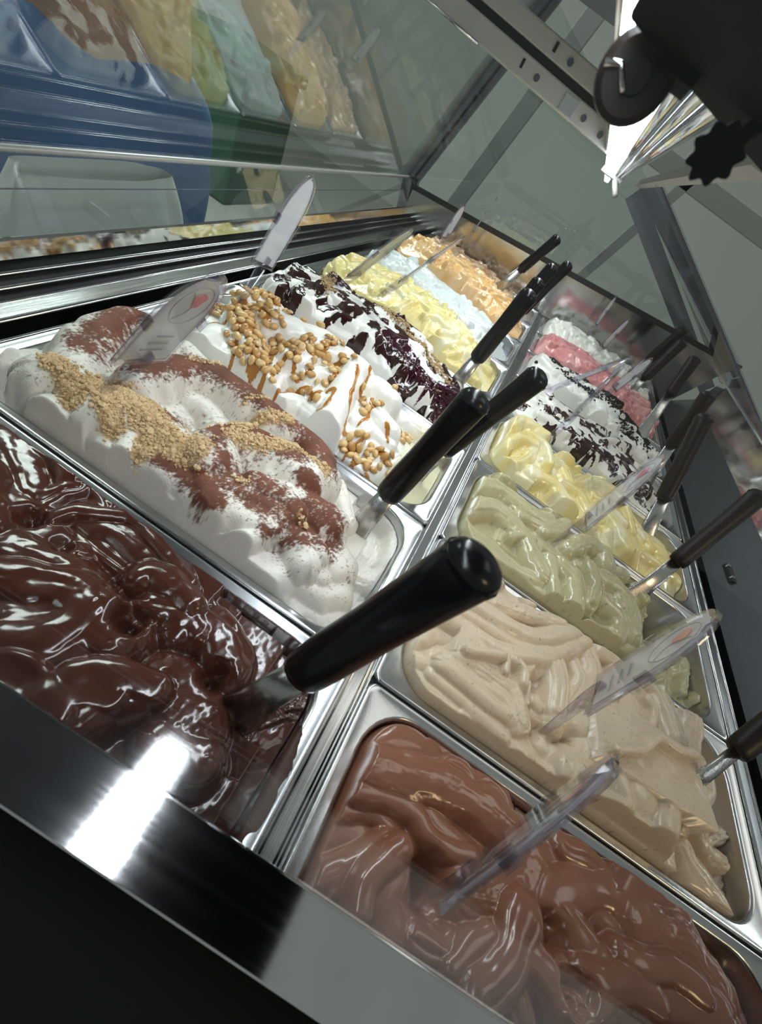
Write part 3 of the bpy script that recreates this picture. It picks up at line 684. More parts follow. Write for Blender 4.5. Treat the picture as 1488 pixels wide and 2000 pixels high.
# ------------------------------------------------------------------ one stainless pan, copied to all sixteen places
def pan_mesh():
    def ring(x0, x1, y0, y1, r, z, n=8):
        out = []
        for cx, cy, a0 in ((x1 - r, y1 - r, 0), (x0 + r, y1 - r, 90), (x0 + r, y0 + r, 180), (x1 - r, y0 + r, 270)):
            for i in range(n + 1):
                a = math.radians(a0 + 90 * i / n); out.append((cx + r * math.cos(a), cy + r * math.sin(a), z))
        return out
    L_, W_ = LP, WP
    rings = [ring(0.4, L_ - .4, 0.4, W_ - .4, 6, -7), ring(0, L_, 0, W_, 6, -1.2), ring(0.7, L_ - .7, .7, W_ - .7, 6, 0), ring(2.0, L_ - 2, 2, W_ - 2, 6, 0.3), ring(3.4, L_ - 3.4, 3.4, W_ - 3.4, 7, -0.7),
             ring(FX - 3.2, L_ - FX + 3.2, FY - 2.4, W_ - FY + 2.4, RC + 2.5, -0.9), ring(FX - 1.0, L_ - FX + 1.0, FY - 1.0, W_ - FY + 1.0, RC + 1, -1.6), ring(FX, L_ - FX, FY, W_ - FY, RC, -4),
             ring(FX + 4, L_ - FX - 4, FY + 3, W_ - FY - 3, RC - 3, -100), ring(FX + 14, L_ - FX - 14, FY + 12, W_ - FY - 12, RC - 10, -112)]
    n = len(rings[0]); vs = [(x / 1000, y / 1000, z / 1000) for r in rings for x, y, z in r]
    fs = [(i * n + j, i * n + (j + 1) % n, (i + 1) * n + (j + 1) % n, (i + 1) * n + j) for i in range(len(rings) - 1) for j in range(n)]
    fs.append(tuple((len(rings) - 1) * n + j for j in range(n)))
    me = bpy.data.meshes.new('gelato_pan'); me.from_pydata(vs, [], fs)
    bm = bmesh.new(); bm.from_mesh(me); bmesh.ops.recalc_face_normals(bm, faces=bm.faces)
    for f in bm.faces: f.normal_flip() if bm.faces[-1].normal.z < 0 else None
    for f in bm.faces: f.smooth = True
    bm.to_mesh(me); bm.free(); me.materials.append(M['pan_steel']); return me
PAN = pan_mesh()
FLAV = {
 'L1': 'dark chocolate', 'L2': 'white gelato dusted with cocoa', 'L3': 'white gelato with peanuts', 'L4': 'white gelato under dark berry sauce', 'L5': 'butter yellow gelato',
 'L6': 'icy pale blue white gelato', 'L7': 'peach orange gelato', 'L8': 'dull brown gelato by the end panel', 'R1': 'milk chocolate', 'R2': 'beige hazelnut coloured gelato', 'R3': 'pale pistachio green gelato',
 'R4': 'custard yellow gelato', 'R5': 'white gelato with chocolate sauce', 'R6': 'white gelato with black cookie crumbs', 'R7': 'pink gelato', 'R8': 'white gelato by the end panel'}
for key, fl in FLAV.items():
    o = bpy.data.objects.new('gelato_pan', PAN); COL.objects.link(o); o.location = pan_origin(key[0], int(key[1]))
    tag(o, 'stainless steel rectangular pan holding the ' + fl, 'pan', 'stainless gelato pans in two rows')

# ------------------------------------------------------------------ gelato in every pan
SURF = {}
def base_height(U, V, prof, seed, dome=8.0, pits=()):
    x = np.linspace(FX, LP - FX, len(prof)); b = np.interp(U, x, prof)
    b = b + dome * (1 - ((V - WP / 2) / (WP / 2 - FY)) ** 2) - dome * 0.5
    for pts, w, dep in pits:
        S, T, L = curve_coords(U, V, pts); b = b - dep * np.exp(-(np.abs(T) / w) ** 2.2)
    return b + 4.0 * (fbm(U / 28.0, V / 28.0, seed, 3) - 0.5)
def random_strokes(prof, n, rng, w=(9, 18), up=(1, 6), ang=(-40, 60), length=(30, 90), st=0.5, u0=0.02, u1=0.8, nr=(0, 1, 2), dome=8.0):
    out = []
    x = np.linspace(FX, LP - FX, len(prof))
    for i in range(n):
        cu = FX + (LP - 2 * FX) * rng.uniform(u0, u1); cv = FY + (WP - 2 * FY) * rng.uniform(0.08, 0.92)
        a = math.radians(rng.uniform(*ang)); L = rng.uniform(*length) / 2; bend = rng.uniform(-0.5, 0.5) * L
        d = np.array([math.cos(a), math.sin(a)]); nn = np.array([-d[1], d[0]])
        pts = [tuple(np.array([cu, cv]) + d * L * t + nn * bend * (1 - t * t)) for t in (-1, -0.4, 0.3, 1)]
        z = float(np.interp(cu, x, prof)) + rng.uniform(*up) + dome * (0.5 - ((cv - WP / 2) / 76) ** 2)
        o = dict(st=st * rng.uniform(0.4, 1.4)); k = rng.choice(nr)
        if k: o['n'] = int(k); o['a'] = rng.uniform(0.7, 1.6)
        out.append((pts, z, rng.uniform(*w), o))
    return out

def make_gelato(key, color, label, prof, step, mat, fill=14, seed=1, fillopt=None, var=0.10, col_fn=None, fine=0.5, empty_below=-60, dome=8.0, tone=None, pits=(), sdef=None, flank=None):
    rng = np.random.default_rng(seed * 31 + 5)
    U, V = gelato_grid(step); e = wall_gap(U, V)
    H = base_height(U, V, prof, seed, dome, pits)
    for i, (p, z, w, o) in enumerate(random_strokes(prof, fill, rng, **{'dome': dome, **(fillopt or {})})): lay_stroke(H, U, V, p, z, w, {**(sdef or {}), **o}, seed * 40 + i)
    if flank:                                  # lobes that sag down the near side of the heap
        n_, w0, w1, top, fall, u1 = flank; px_ = np.linspace(FX, LP - FX, len(prof))
        for i in range(n_):
            u = 30 + (u1 * LP - 40) * (i + rng.uniform(0.1, 0.9)) / n_; a = rng.uniform(-16, 22); vv = rng.uniform(34, 52)
            lay_stroke(H, U, V, [(u - a, vv), (u, vv * 0.62), (u + a * 0.6, rng.uniform(8, 17))], float(np.interp(u, px_, prof)) + top + rng.uniform(-3, 4), rng.uniform(w0, w1), {**(sdef or {}), 'dz': -fall * rng.uniform(0.7, 1.2), 'st': rng.uniform(0, 0.3), 'n': int(rng.choice((0, 0, 2)))}, seed * 70 + i)
    for i, (p, z, w, o) in enumerate(STROKES.get(key, [])): lay_stroke(H, U, V, p, z, w, {**(sdef or {}), **o}, seed * 90 + i)
    for (u, v, dep, r) in HOLES.get(key, []):
        rr = np.hypot(U - u, V - v); H -= dep * np.exp(-(rr / r) ** 2.4) * (0.75 + 0.5 * noise(U / 3, V / 3, seed))
    H += fine * (fbm(U / 5.0, V / 5.0, seed + 77, 2) - 0.5)
    cap = -22 + 62 * np.sqrt(np.clip((e - 0.4) / 15.0, 0, 1)); cap += 5 * (noise(U / 12, V / 12, seed + 3) - 0.5)
    d = np.clip(2.5 - np.abs(H - cap), 0, None); H = np.minimum(H, cap) - d * d / 10.0
    H = np.maximum(H, -98)
    # folds lean over a little: push crests sideways
    gy, gx = np.gradient(H); slope = np.hypot(gx, gy) / step
    cols = np.ones(U.shape + (3,)) * np.array(color)
    f = 1 + var * (fbm(U / 16.0, V / 16.0, seed + 13, 3) - 0.5) * 2
    cols *= f[..., None]
    if tone is not None:
        m = sstep(0.45, 0.75, fbm(U / 24.0, V / 24.0, seed + 91, 3))[..., None]; cols = cols * (1 - m) + np.array(tone) * m
    rgh = 0.10 * (fbm(U / 9.0, V / 9.0, seed + 23, 2) - 0.5)
    extra = {}
    if col_fn: cols, rgh, H = col_fn(U, V, H, cols, rgh, e, slope, extra)
    org = pan_origin(key[0], int(key[1]))
    dp = np.clip((-4 - H) / 96.0, 0, 1)        # below the rim the heap narrows with the tapering pan walls
    P = np.stack([LP / 2 + (U - LP / 2) * (1 - 3.9 * dp / (LP / 2 - FX)), WP / 2 + (V - WP / 2) * (1 - 2.9 * dp / (WP / 2 - FY)), H], -1) / 1000.0
    Hq = H[:-1, :-1]; keep = np.ones(Hq.shape, bool)
    keep &= ~((H[:-1, :-1] < empty_below) & (H[1:, 1:] < empty_below) & (H[1:, :-1] < empty_below) & (H[:-1, 1:] < empty_below))
    o = grid_mesh('gelato', P, keep, mat, cols, rgh); o.location = org
    tag(o, label, 'gelato')
    SURF[key] = (U, V, H, org)
    for nm, (mask, lift, mt) in extra.items():
        kq = (mask[:-1, :-1] + mask[1:, 1:] + mask[1:, :-1] + mask[:-1, 1:]) / 4 > 0.5
        if not kq.any(): continue
        P2 = P.copy(); P2[..., 2] += (lift * np.clip((mask - 0.35) / 0.5, -0.4, 1.0)) / 1000.0
        s = grid_mesh(nm, P2, kq, mt); s.parent = o; tag(s, kind='stuff')   # splashes and threads of sauce that nobody could count
    return o

def sample(key, u, v):
    U, V, H, org = SURF[key]
    i = int(np.clip(np.searchsorted(V[:, 0], v), 1, V.shape[0] - 2)); j = int(np.clip(np.searchsorted(U[i], u), 1, U.shape[1] - 2))
    du = (H[i, j + 1] - H[i, j - 1]) / (U[i, j + 1] - U[i, j - 1]); dv = (H[i + 1, j] - H[i - 1, j]) / (V[i + 1, j] - V[i - 1, j])
    return float(H[i, j]), Vector((-du, -dv, 1)).normalized()

def crumbs(name, key, parent, n, weight, size, mat, rng, sink=0.2, flat=0.8):
    """loose crumbs scattered on the surface, one joined part"""
    ico = bmesh.new(); bmesh.ops.create_icosphere(ico, subdivisions=1, radius=1.0)
    iv = np.array([v.co for v in ico.verts]); fi = np.array([[v.index for v in f.verts] for f in ico.faces]); ico.free()
    U, V, H, org = SURF[key]; w = np.clip(weight, 0, None).ravel(); w = w / w.sum(); idx = rng.choice(len(w), n, p=w)
    Uf, Vf, Hf = U.ravel(), V.ravel(), H.ravel(); vs = []; fs = []
    for c, i in enumerate(idx):
        r = rng.uniform(*size) * (1 + 0.9 * (rng.random() > 0.93)); k = iv * (1 + rng.uniform(-0.28, 0.28, (len(iv), 1))) * np.array([1, rng.uniform(.7, 1), flat])
        a = rng.uniform(0, 6.28); R = np.array([[math.cos(a), -math.sin(a), 0], [math.sin(a), math.cos(a), 0], [0, 0, 1]])
        vs.append((k @ R.T) * r + np.array([Uf[i] + rng.uniform(-.6, .6), Vf[i] + rng.uniform(-.6, .6), Hf[i] + r * (0.5 - sink) + rng.uniform(0, 0.6)])); fs.append(fi + c * len(iv))
    me = bpy.data.meshes.new(name); me.from_pydata((np.vstack(vs) / 1000).tolist(), [], np.vstack(fs).tolist()); me.materials.append(mat)
    o = bpy.data.objects.new(name, me); COL.objects.link(o); o.parent = parent; tag(o, kind='stuff'); return o
# ------------------------------------------------------------------ flavours
G = {}
G['dark'] = gelato_mat('dark_chocolate_gelato', 0.17, 0.02, bump=0.12, bscale=120, coat=0.35)
G['milk'] = gelato_mat('milk_chocolate_gelato', 0.22, 0.03, bump=0.05, bscale=240, coat=0.4)
G['cream'] = gelato_mat('cream_gelato', 0.30, 0.05, bump=0.12, bscale=260, coat=0.25)
G['wet'] = gelato_mat('wet_cream_gelato', 0.22, 0.05, bump=0.16, bscale=220, coat=0.5)
G['dust'] = gelato_mat('dusted_gelato', 0.42, 0.06, bump=0.35, bscale=900)
SAUCE_CH = plain('chocolate_sauce', (0.030, 0.010, 0.008), 0.10, bump=0.10, bscale=120)
SAUCE_BE = plain('berry_sauce', (0.035, 0.004, 0.012), 0.08, bump=0.25, bscale=300)
SAUCE_CA = plain('caramel_sauce', (0.42, 0.17, 0.03), 0.10, bump=0.05, bscale=120)
CRUMB = plain('biscuit_crumb', (0.64, 0.46, 0.26), 0.85, bump=0.6, bscale=900)
CRUMB_D = plain('crumble_brown', (0.42, 0.29, 0.14), 0.85, bump=0.6, bscale=900)
COOKIE = plain('black_cookie_crumb', (0.012, 0.010, 0.009), 0.8, bump=0.6, bscale=900)
BERRY = plain('dark_berry', (0.030, 0.004, 0.010), 0.15)

make_gelato('L1', (0.062, 0.019, 0.011), 'glossy dark chocolate gelato in thick wet folds', [10, 14, 19, 20, 18, 14, 2, -22, -28], 0.8, G['dark'], sdef=dict(fs=0.08, lat=0.15), dome=22, pits=[([(198, 173), (238, 158), (286, 168), (328, 160)], 34, 60)], fill=16, seed=3, var=0.16,
            fillopt=dict(st=0.2, w=(10, 20), up=(0, 4), u1=0.72, nr=(0, 0, 1)), fine=0.35)

def tiramisu(U, V, H, cols, rgh, e, slope, extra):
    co = zone(U, V, COCOA_ZONES, 1.1); grain = noise(U / 0.9, V / 0.9, 5) * 0.6 + 0.4 * noise(U / 2.2, V / 2.2, 6)
    m = sstep(0.28, 0.66, co * 0.95 + 0.55 * (fbm(U / 9, V / 9, 44, 3) - 0.5) + 0.85 * (grain - 0.5) - 0.10 * np.clip(slope - 0.8, 0, 2))
    dots = sstep(0.84, 0.88, noise(U / 1.3, V / 1.3, 9)) * sstep(0.15, 0.5, fbm(U / 20, V / 20, 8, 2)) * (e > 12) * 0.75
    m = np.maximum(m, dots * sstep(-6, 10, H))[..., None]
    tint = np.array([0.145, 0.048, 0.026]) * (0.75 + 0.6 * fbm(U / 12, V / 12, 61, 2))[..., None]
    cols = cols * (1 - m) + tint * m
    c2 = zone(U, V, CRUMB_ZONES, 0.9) * (H > 2); mm = sstep(0.30, 0.55, c2 + 0.5 * (grain - 0.5))[..., None]
    cols = cols * (1 - mm) + np.array([0.50, 0.34, 0.17]) * mm
    H = H + mm[..., 0] * (1.6 * fbm(U / 2.4, V / 2.4, 71, 2))
    return cols, rgh + 0.35 * np.maximum(m, mm)[..., 0], H
L2 = make_gelato('L2', (0.74, 0.70, 0.64), 'white gelato mound dusted with cocoa powder and heaped with biscuit crumbs', [-14, -8, -1, 3, 3, 0, -8, -28, -44], 0.8, G['dust'], sdef=dict(fs=0.10, lat=0.2), dome=24, pits=[([(325, 100), (325, 141)], 26, 14)], fill=14, seed=4, flank=(13, 9, 15, 20, 28, 0.80), var=0.03,
                 col_fn=tiramisu, fillopt=dict(st=0.2, w=(12, 20), u1=0.7, nr=(0, 1)), fine=0.4)
rng = np.random.default_rng(5)
U, V, H, _ = SURF['L2']
crumbs('biscuit_crumbs', 'L2', L2, 5200, zone(U, V, CRUMB_ZONES, 0.8) ** 1.6 * (H > 2), (0.55, 1.55), CRUMB, rng)

def peanutty(U, V, H, cols, rgh, e, slope, extra):
    m = np.zeros(U.shape)
    for i, p in enumerate(CARAMEL):
        S, T, L = curve_coords(U, V, p); w = 0.9 + 1.3 * noise(S / 9, 0 * S + i, i)
        m = np.maximum(m, np.clip(1.25 - np.abs(T + 2.2 * (noise(S / 8, 0 * S, 3 + i) - .5)) / w * 0.6, 0, 1))
    pz = zone(U, V, [(p, w, 1.0) for p, w, n in PEANUT_ZONES], 0.8)
    m = np.maximum(m, sstep(0.62, 0.80, pz * 0.55 + fbm(U / 7, V / 7, 33, 3) * 0.55))
    extra['caramel_sauce'] = (m, 0.7, SAUCE_CA)
    t = (sstep(0.2, 0.6, m) * 0.35)[..., None]; cols = cols * (1 - t) + np.array([0.62, 0.38, 0.14]) * t
    cr = sstep(285, 310, U)[..., None]; cols = cols * (1 - cr) + np.array([0.74, 0.68, 0.46]) * cr
    return cols, rgh, H
make_gelato('L3', (0.84, 0.83, 0.79), 'white gelato ribboned with caramel sauce and covered in peanuts', [-14, -8, -1, 3, 3, 0, -9, -20, -26], 0.85, G['cream'], sdef=dict(fs=0.06, lat=0.16), dome=24, fill=8, seed=5, flank=(11, 9, 15, 20, 28, 0.82), var=0.02,
            col_fn=peanutty, fillopt=dict(st=0.15, w=(11, 20), u1=0.75, nr=(0, 1, 2)), fine=0.2)

def berry(U, V, H, cols, rgh, e, slope, extra):
    f = fbm(U / 17, V / 17, 12, 3) + 0.10 * np.sin((U + 2.0 * V) / 13.0)
    ch = sstep(0.52, 0.60, f); thin = sstep(0.10, 0.05, np.abs(fbm(U / 22, V / 22, 50, 2) - 0.5) * 2)
    extra['chocolate_sauce'] = (np.maximum(ch, thin * sstep(0.40, 0.5, f)), 0.8, SAUCE_CH)
    be = sstep(0.60, 0.70, zone(U, V, [([(40, 110), (110, 130), (180, 128)], 20, 0.6), ([(200, 60), (270, 40), (310, 70)], 26, 0.6), ([(110, 60), (170, 90)], 12, 0.4)]) + 0.55 * fbm(U / 8, V / 8, 19, 3))
    extra['berry_sauce'] = (be, 1.6, SAUCE_BE)
    t = (be * 0.5)[..., None]; return cols * (1 - t) + np.array([0.30, 0.05, 0.12]) * t, rgh, H
L4 = make_gelato('L4', (0.82, 0.81, 0.78), 'white gelato splashed with dark chocolate and berry sauce and crumble', [6, 16, 22, 25, 25, 22, 12, -8, -24], 1.0, G['cream'], dome=22, fill=26, seed=6, flank=(11, 8, 15, 8, 22, 0.85), var=0.02,
                 col_fn=berry, fillopt=dict(st=0.3, w=(9, 17), u1=0.82, ang=(-70, 70)), fine=0.3)
U, V, H, _ = SURF['L4']
crumbs('crumble', 'L4', L4, 1500, zone(U, V, [([(60, 120), (75, 85), (90, 60)], 9, 1), ([(150, 120), (210, 110), (260, 90)], 8, 1), ([(250, 120), (300, 90)], 8, .6)]) ** 1.5 * (H > 0), (0.6, 1.8), CRUMB_D, rng)
crumbs('berries', 'L4', L4, 150, zone(U, V, [([(40, 110), (110, 130), (180, 128)], 12, 0.6), ([(230, 50), (280, 40), (310, 60)], 18, 1)]) ** 2 * (H > -20), (1.8, 3.2), BERRY, rng)
make_gelato('L5', (0.82, 0.70, 0.30), 'butter yellow gelato in rough glossy folds', [2, 14, 20, 24, 24, 22, 16, 0, -14], 1.1, G['wet'], dome=22, fill=70, seed=7, flank=(14, 6, 11, 8, 22, 0.9), var=0.10, tone=(0.86, 0.80, 0.52),
            fillopt=dict(st=1.2, w=(5, 12), up=(1, 8), ang=(-80, 80), length=(20, 55), u1=0.9, nr=(0, 1, 2)), fine=1.0)
make_gelato('L6', (0.66, 0.71, 0.715), 'icy pale blue white gelato in soft low folds', [0, 10, 14, 16, 16, 14, 10, -4, -30], 1.2, G['cream'], dome=16, fill=34, seed=8, flank=(11, 8, 13, 6, 18, 0.85), var=0.06,
            fillopt=dict(st=0.5, w=(7, 14), up=(0, 5), ang=(-70, 70), length=(20, 60), u1=0.86), fine=0.6)
make_gelato('L7', (0.74, 0.44, 0.17), 'peach orange gelato in a rough crumpled heap', [4, 18, 26, 30, 30, 26, 18, 2, -12], 1.2, G['wet'], dome=22, fill=80, seed=9, flank=(14, 6, 11, 8, 22, 0.9), var=0.12, tone=(0.80, 0.54, 0.30),
            fillopt=dict(st=1.4, w=(5, 11), up=(1, 9), ang=(-90, 90), length=(18, 50), u1=0.92), fine=1.2)
make_gelato('L8', (0.44, 0.27, 0.15), 'dull brown and pinkish gelato at the far end panel', [0, 8, 12, 14, 12, 8, 0, -20, -40], 1.4, G['wet'], fill=60, seed=10, var=0.18, tone=(0.62, 0.42, 0.26),
            fillopt=dict(st=1.2, w=(6, 12), up=(0, 8), ang=(-90, 90), length=(18, 50), u1=0.8), fine=1.0)

make_gelato('R1', (0.245, 0.098, 0.058), 'milk chocolate gelato in broad smooth shiny folds', [-22, -12, -6, -2, 2, 5, 5, 2, -8, -22], 0.7, G['milk'], sdef=dict(fs=0.04, lat=0.10, n=0), pits=[([(29, 145), (75, 160), (146, 168), (208, 170)], 18, 16)], fill=6, seed=11, var=0.06,
            fillopt=dict(st=0.05, w=(12, 20), u0=0.5, u1=0.95, nr=(0,)), fine=0.05, dome=18)
def speck(U, V, H, cols, rgh, e, slope, extra):
    d = sstep(0.93, 0.97, noise(U / 1.3, V / 1.3, 14))[..., None] * 0.6
    return cols * (1 - d) + np.array([0.10, 0.07, 0.04]) * d, rgh, H
make_gelato('R2', (0.66, 0.53, 0.39), 'pale beige gelato combed into wide ridged folds', [-16, -8, -4, -3, -3, 0, 2, -8, -36, -64], 0.7, G['cream'], sdef=dict(fs=0.12, lat=0.12), dome=16, fill=8, seed=12, flank=(12, 7, 13, 6, 20, 0.80), var=0.04, col_fn=speck,
            fillopt=dict(st=0.7, w=(8, 15), u1=0.7), fine=0.3)
make_gelato('R3', (0.52, 0.47, 0.28), 'pale pistachio green gelato in shiny curled folds', [-12, -7, -4, -2, -1, -1, -6, -28, -68, -72], 0.8, G['wet'], sdef=dict(fs=0.10, lat=0.14), dome=16, fill=12, seed=13, flank=(11, 7, 13, 5, 20, 0.66), var=0.05, col_fn=speck,
            fillopt=dict(st=0.5, w=(7, 14), u1=0.62), fine=0.3)
make_gelato('R4', (0.84, 0.71, 0.31), 'custard yellow gelato in loose creamy swirls', [-8, -2, 1, 1, 0, -2, -5, -9, -16, -26], 0.9, G['wet'], dome=22, fill=14, seed=14, flank=(13, 7, 13, 12, 22, 0.9), var=0.08, tone=(0.86, 0.79, 0.52),
            fillopt=dict(st=0.6, w=(6, 14), up=(0, 8), ang=(-70, 60), length=(22, 70), u1=0.92, nr=(0, 1, 2, 3)), fine=0.4)
def strac(U, V, H, cols, rgh, e, slope, extra):
    f = fbm(U / 16, V / 16, 15, 3) + 0.12 * zone(U, V, [([(150, 60), (220, 70), (280, 50)], 40, 1.0)])
    wav = sstep(0.16, 0.06, np.abs(np.sin((U * 0.4 + V + 9 * fbm(U / 14, V / 14, 3, 2)) / 9.0)))
    extra['chocolate_sauce'] = (np.maximum(sstep(0.57, 0.64, f), wav * sstep(0.44, 0.52, f)), 0.8, SAUCE_CH); return cols, rgh, H
make_gelato('R5', (0.80, 0.79, 0.74), 'white gelato striped with dark chocolate sauce', [4, 14, 17, 18, 17, 16, 12, 2, -20, -40], 1.0, G['cream'], dome=20, fill=34, seed=15, flank=(12, 8, 14, 6, 20, 0.85), var=0.02, col_fn=strac,
            fillopt=dict(st=0.3, w=(8, 15), up=(0, 6), ang=(-70, 70), u1=0.85), fine=0.3)
R6 = make_gelato('R6', (0.79, 0.79, 0.75), 'white gelato strewn with black cookie crumbs', [4, 16, 20, 21, 20, 18, 12, 4, -12, -30], 1.1, G['cream'], dome=22, fill=34, seed=16, flank=(12, 8, 14, 8, 22, 0.85), var=0.03,
                 fillopt=dict(st=0.6, w=(8, 15), up=(0, 7), ang=(-70, 70), u1=0.88), fine=0.5)
U, V, H, _ = SURF['R6']
wz = zone(U, V, [([(60, 150), (130, 130), (200, 110), (300, 100)], 16, 1), ([(60, 60), (150, 70), (230, 60)], 12, .5), ([(230, 40), (300, 60)], 14, .6)])
crumbs('cookie_crumbs', 'R6', R6, 3200, (np.clip(wz + 0.5 * (fbm(U / 14, V / 14, 5, 2) - 0.5), 0, 1) ** 2.5) * (H > 0), (0.8, 2.6), COOKIE, rng)
make_gelato('R7', (0.66, 0.26, 0.27), 'pink gelato with smooth combed ridges', [8, 22, 26, 27, 26, 25, 22, 16, 6, -10], 1.2, G['wet'], dome=22, fill=40, seed=17, flank=(12, 8, 13, 8, 22, 0.9), var=0.08, tone=(0.72, 0.38, 0.38),
            fillopt=dict(st=0.8, w=(7, 14), up=(0, 8), ang=(-40, 60), length=(30, 80), u1=0.95, nr=(1, 2, 3)), fine=0.6)
make_gelato('R8', (0.72, 0.72, 0.66), 'greyish white gelato in soft peaks at the far end panel', [6, 18, 22, 24, 24, 24, 22, 14, 2, -10], 1.3, G['cream'], dome=22, fill=40, seed=18, flank=(10, 10, 15, 8, 20, 0.9), var=0.04,
            fillopt=dict(st=0.6, w=(9, 17), up=(0, 9), ang=(-80, 80), length=(20, 60), u1=0.95), fine=0.5)

# chocolate smeared over the rim at the end of the dark chocolate pan
sm = MB(); sv = []; nS = 46
for i in range(nS):
    v_ = 22 + 92.0 * i / (nS - 1); l_, r_ = row_bounds(np.array([v_])); edge = float(r_[0])
    w_ = (2.0 + 9.0 * float(noise(np.array([v_ / 9.0]), np.array([3.0]), 8)[0]) + 3.0 * float(noise(np.array([v_ / 2.0]), np.array([7.0]), 8)[0])) * math.sin(math.pi * (i + 0.5) / nS) ** 0.5
    sv += [(edge + 0.6, v_, -14), (edge - 0.2, v_, -3.6), (edge + 1.2, v_, -0.7), (edge + w_ * 0.6, v_, -0.1), (edge + w_, v_, -0.9)]
sm.add([tuple(Vector(q) / 1000 + pan_origin('L', 1)) for q in sv], [(i * 5 + k, (i + 1) * 5 + k, (i + 1) * 5 + k + 1, i * 5 + k + 1) for i in range(nS - 1) for k in range(4)])
L1o = [o for o in COL.objects if o.name == 'gelato'][0]
so = sm.build('chocolate_smear', plain('smear_chocolate', (0.055, 0.020, 0.013), 0.6, bump=0.5, bscale=500), L1o, smooth=True)
# ------------------------------------------------------------------ peanuts
def peanut_mesh(half):
    bm = bmesh.new(); bmesh.ops.create_uvsphere(bm, u_segments=12, v_segments=8, radius=1.0)
    for v in bm.verts:
        x, y, z = v.co
        pinch = 1 - 0.03 * math.exp(-(x / 0.28) ** 2); v.co = Vector((x * 5.6, y * 4.0 * pinch * (1.08 if x > 0 else 0.95), z * (3.3 if not half else (3.0 if z > 0 else 0.9)) * pinch)) / 1000
        if not half: v.co.z -= 0.0005 * math.exp(-(y / 0.16) ** 2) * (z > 0.3)
    for f in bm.faces: f.smooth = True
    me = bpy.data.meshes.new('peanut'); bm.to_mesh(me); bm.free(); return me
NUT = [plain('peanut_tan', (0.60, 0.37, 0.145), 0.32, bump=0.15, bscale=500), plain('peanut_gold', (0.68, 0.46, 0.21), 0.30, bump=0.15, bscale=500), plain('peanut_toasted', (0.50, 0.27, 0.09), 0.30, bump=0.15, bscale=500)]
PM = []
for hf in (False, True):
    for m_ in NUT:
        me = peanut_mesh(hf); me.materials.append(m_); PM.append(me)
nr = np.random.default_rng(21); placed = []; norg = SURF['L3'][3]
for pts, w, n in PEANUT_ZONES:
    c = spline(pts, 30); got = 0; tries = 0
    while got < n and tries < n * 14:
        tries += 1
        p = c[nr.integers(len(c))] + nr.normal(0, w * 0.72, 2)
        if not (26 < p[0] < 330 and 14 < p[1] < 152): continue
        dmin = min([math.hypot(p[0] - a, p[1] - b) for a, b in placed] or [99])
        if dmin < 6.6: continue
        z, nn = sample('L3', p[0], p[1])
        if z < -14: continue
        placed.append((p[0], p[1])); got += 1
        o = bpy.data.objects.new('peanut', PM[int(nr.integers(6))]); COL.objects.link(o)
        q = Vector((0, 0, 1)).rotation_difference(nn) @ Matrix.Rotation(nr.uniform(0, 6.28), 3, 'Z').to_quaternion() @ Matrix.Rotation(nr.normal(0, 0.25), 3, 'Y').to_quaternion()
        o.rotation_mode = 'QUATERNION'; o.rotation_quaternion = q
        s = nr.uniform(0.85, 1.12); o.scale = (s, s, s)
        o.location = norg + Vector((p[0], p[1], z)) / 1000 + nn * 0.0022
        tag(o, 'roasted peanut lying on the caramel covered white gelato', 'peanut', 'peanuts on the caramel gelato')

# ------------------------------------------------------------------ spatulas
def spatula(key, B, T, reach, label, mat='handle_black', r=0.0105, wide=0.0125, blade_w=0.011):
    B, T = Vector(B), Vector(T); d = (T - B).normalized(); L = (T - B).length
    E = B - d * reach
    root = empty('gelato_spatula', E, label, 'spatula', 'black handled spatulas standing in the gelato')
    ts = [0, 0.012, 0.05, 0.20, 0.5, 0.8, 0.93, 0.965, 0.985, 1.0]
    rr = [0.80, 0.92, 0.98, 1.0, 0.94, 1.0, 1.02, 0.92, 0.70, 0.30]
    MB().tube([B + d * (L * t) for t in ts], [wide * q for q in rr], 18, [r * q for q in rr]).build('handle', M[mat], root, smooth=True)
    MB().tube([B + d * (L * 0.925), B + d * (L * 0.94)], [wide * 1.05] * 2, 18, [r * 1.05] * 2).build('handle_ring', M[mat], root, smooth=False)
    MB().tube([E, E + d * (reach * 0.15), E + d * (reach * 0.45), B + d * 0.004], [blade_w * 1.35, blade_w * 1.35, blade_w, blade_w * 0.72], 12, [0.0011, 0.0012, 0.0016, 0.0030]).build('blade', M['blade_steel'], root, smooth=True)
    return root
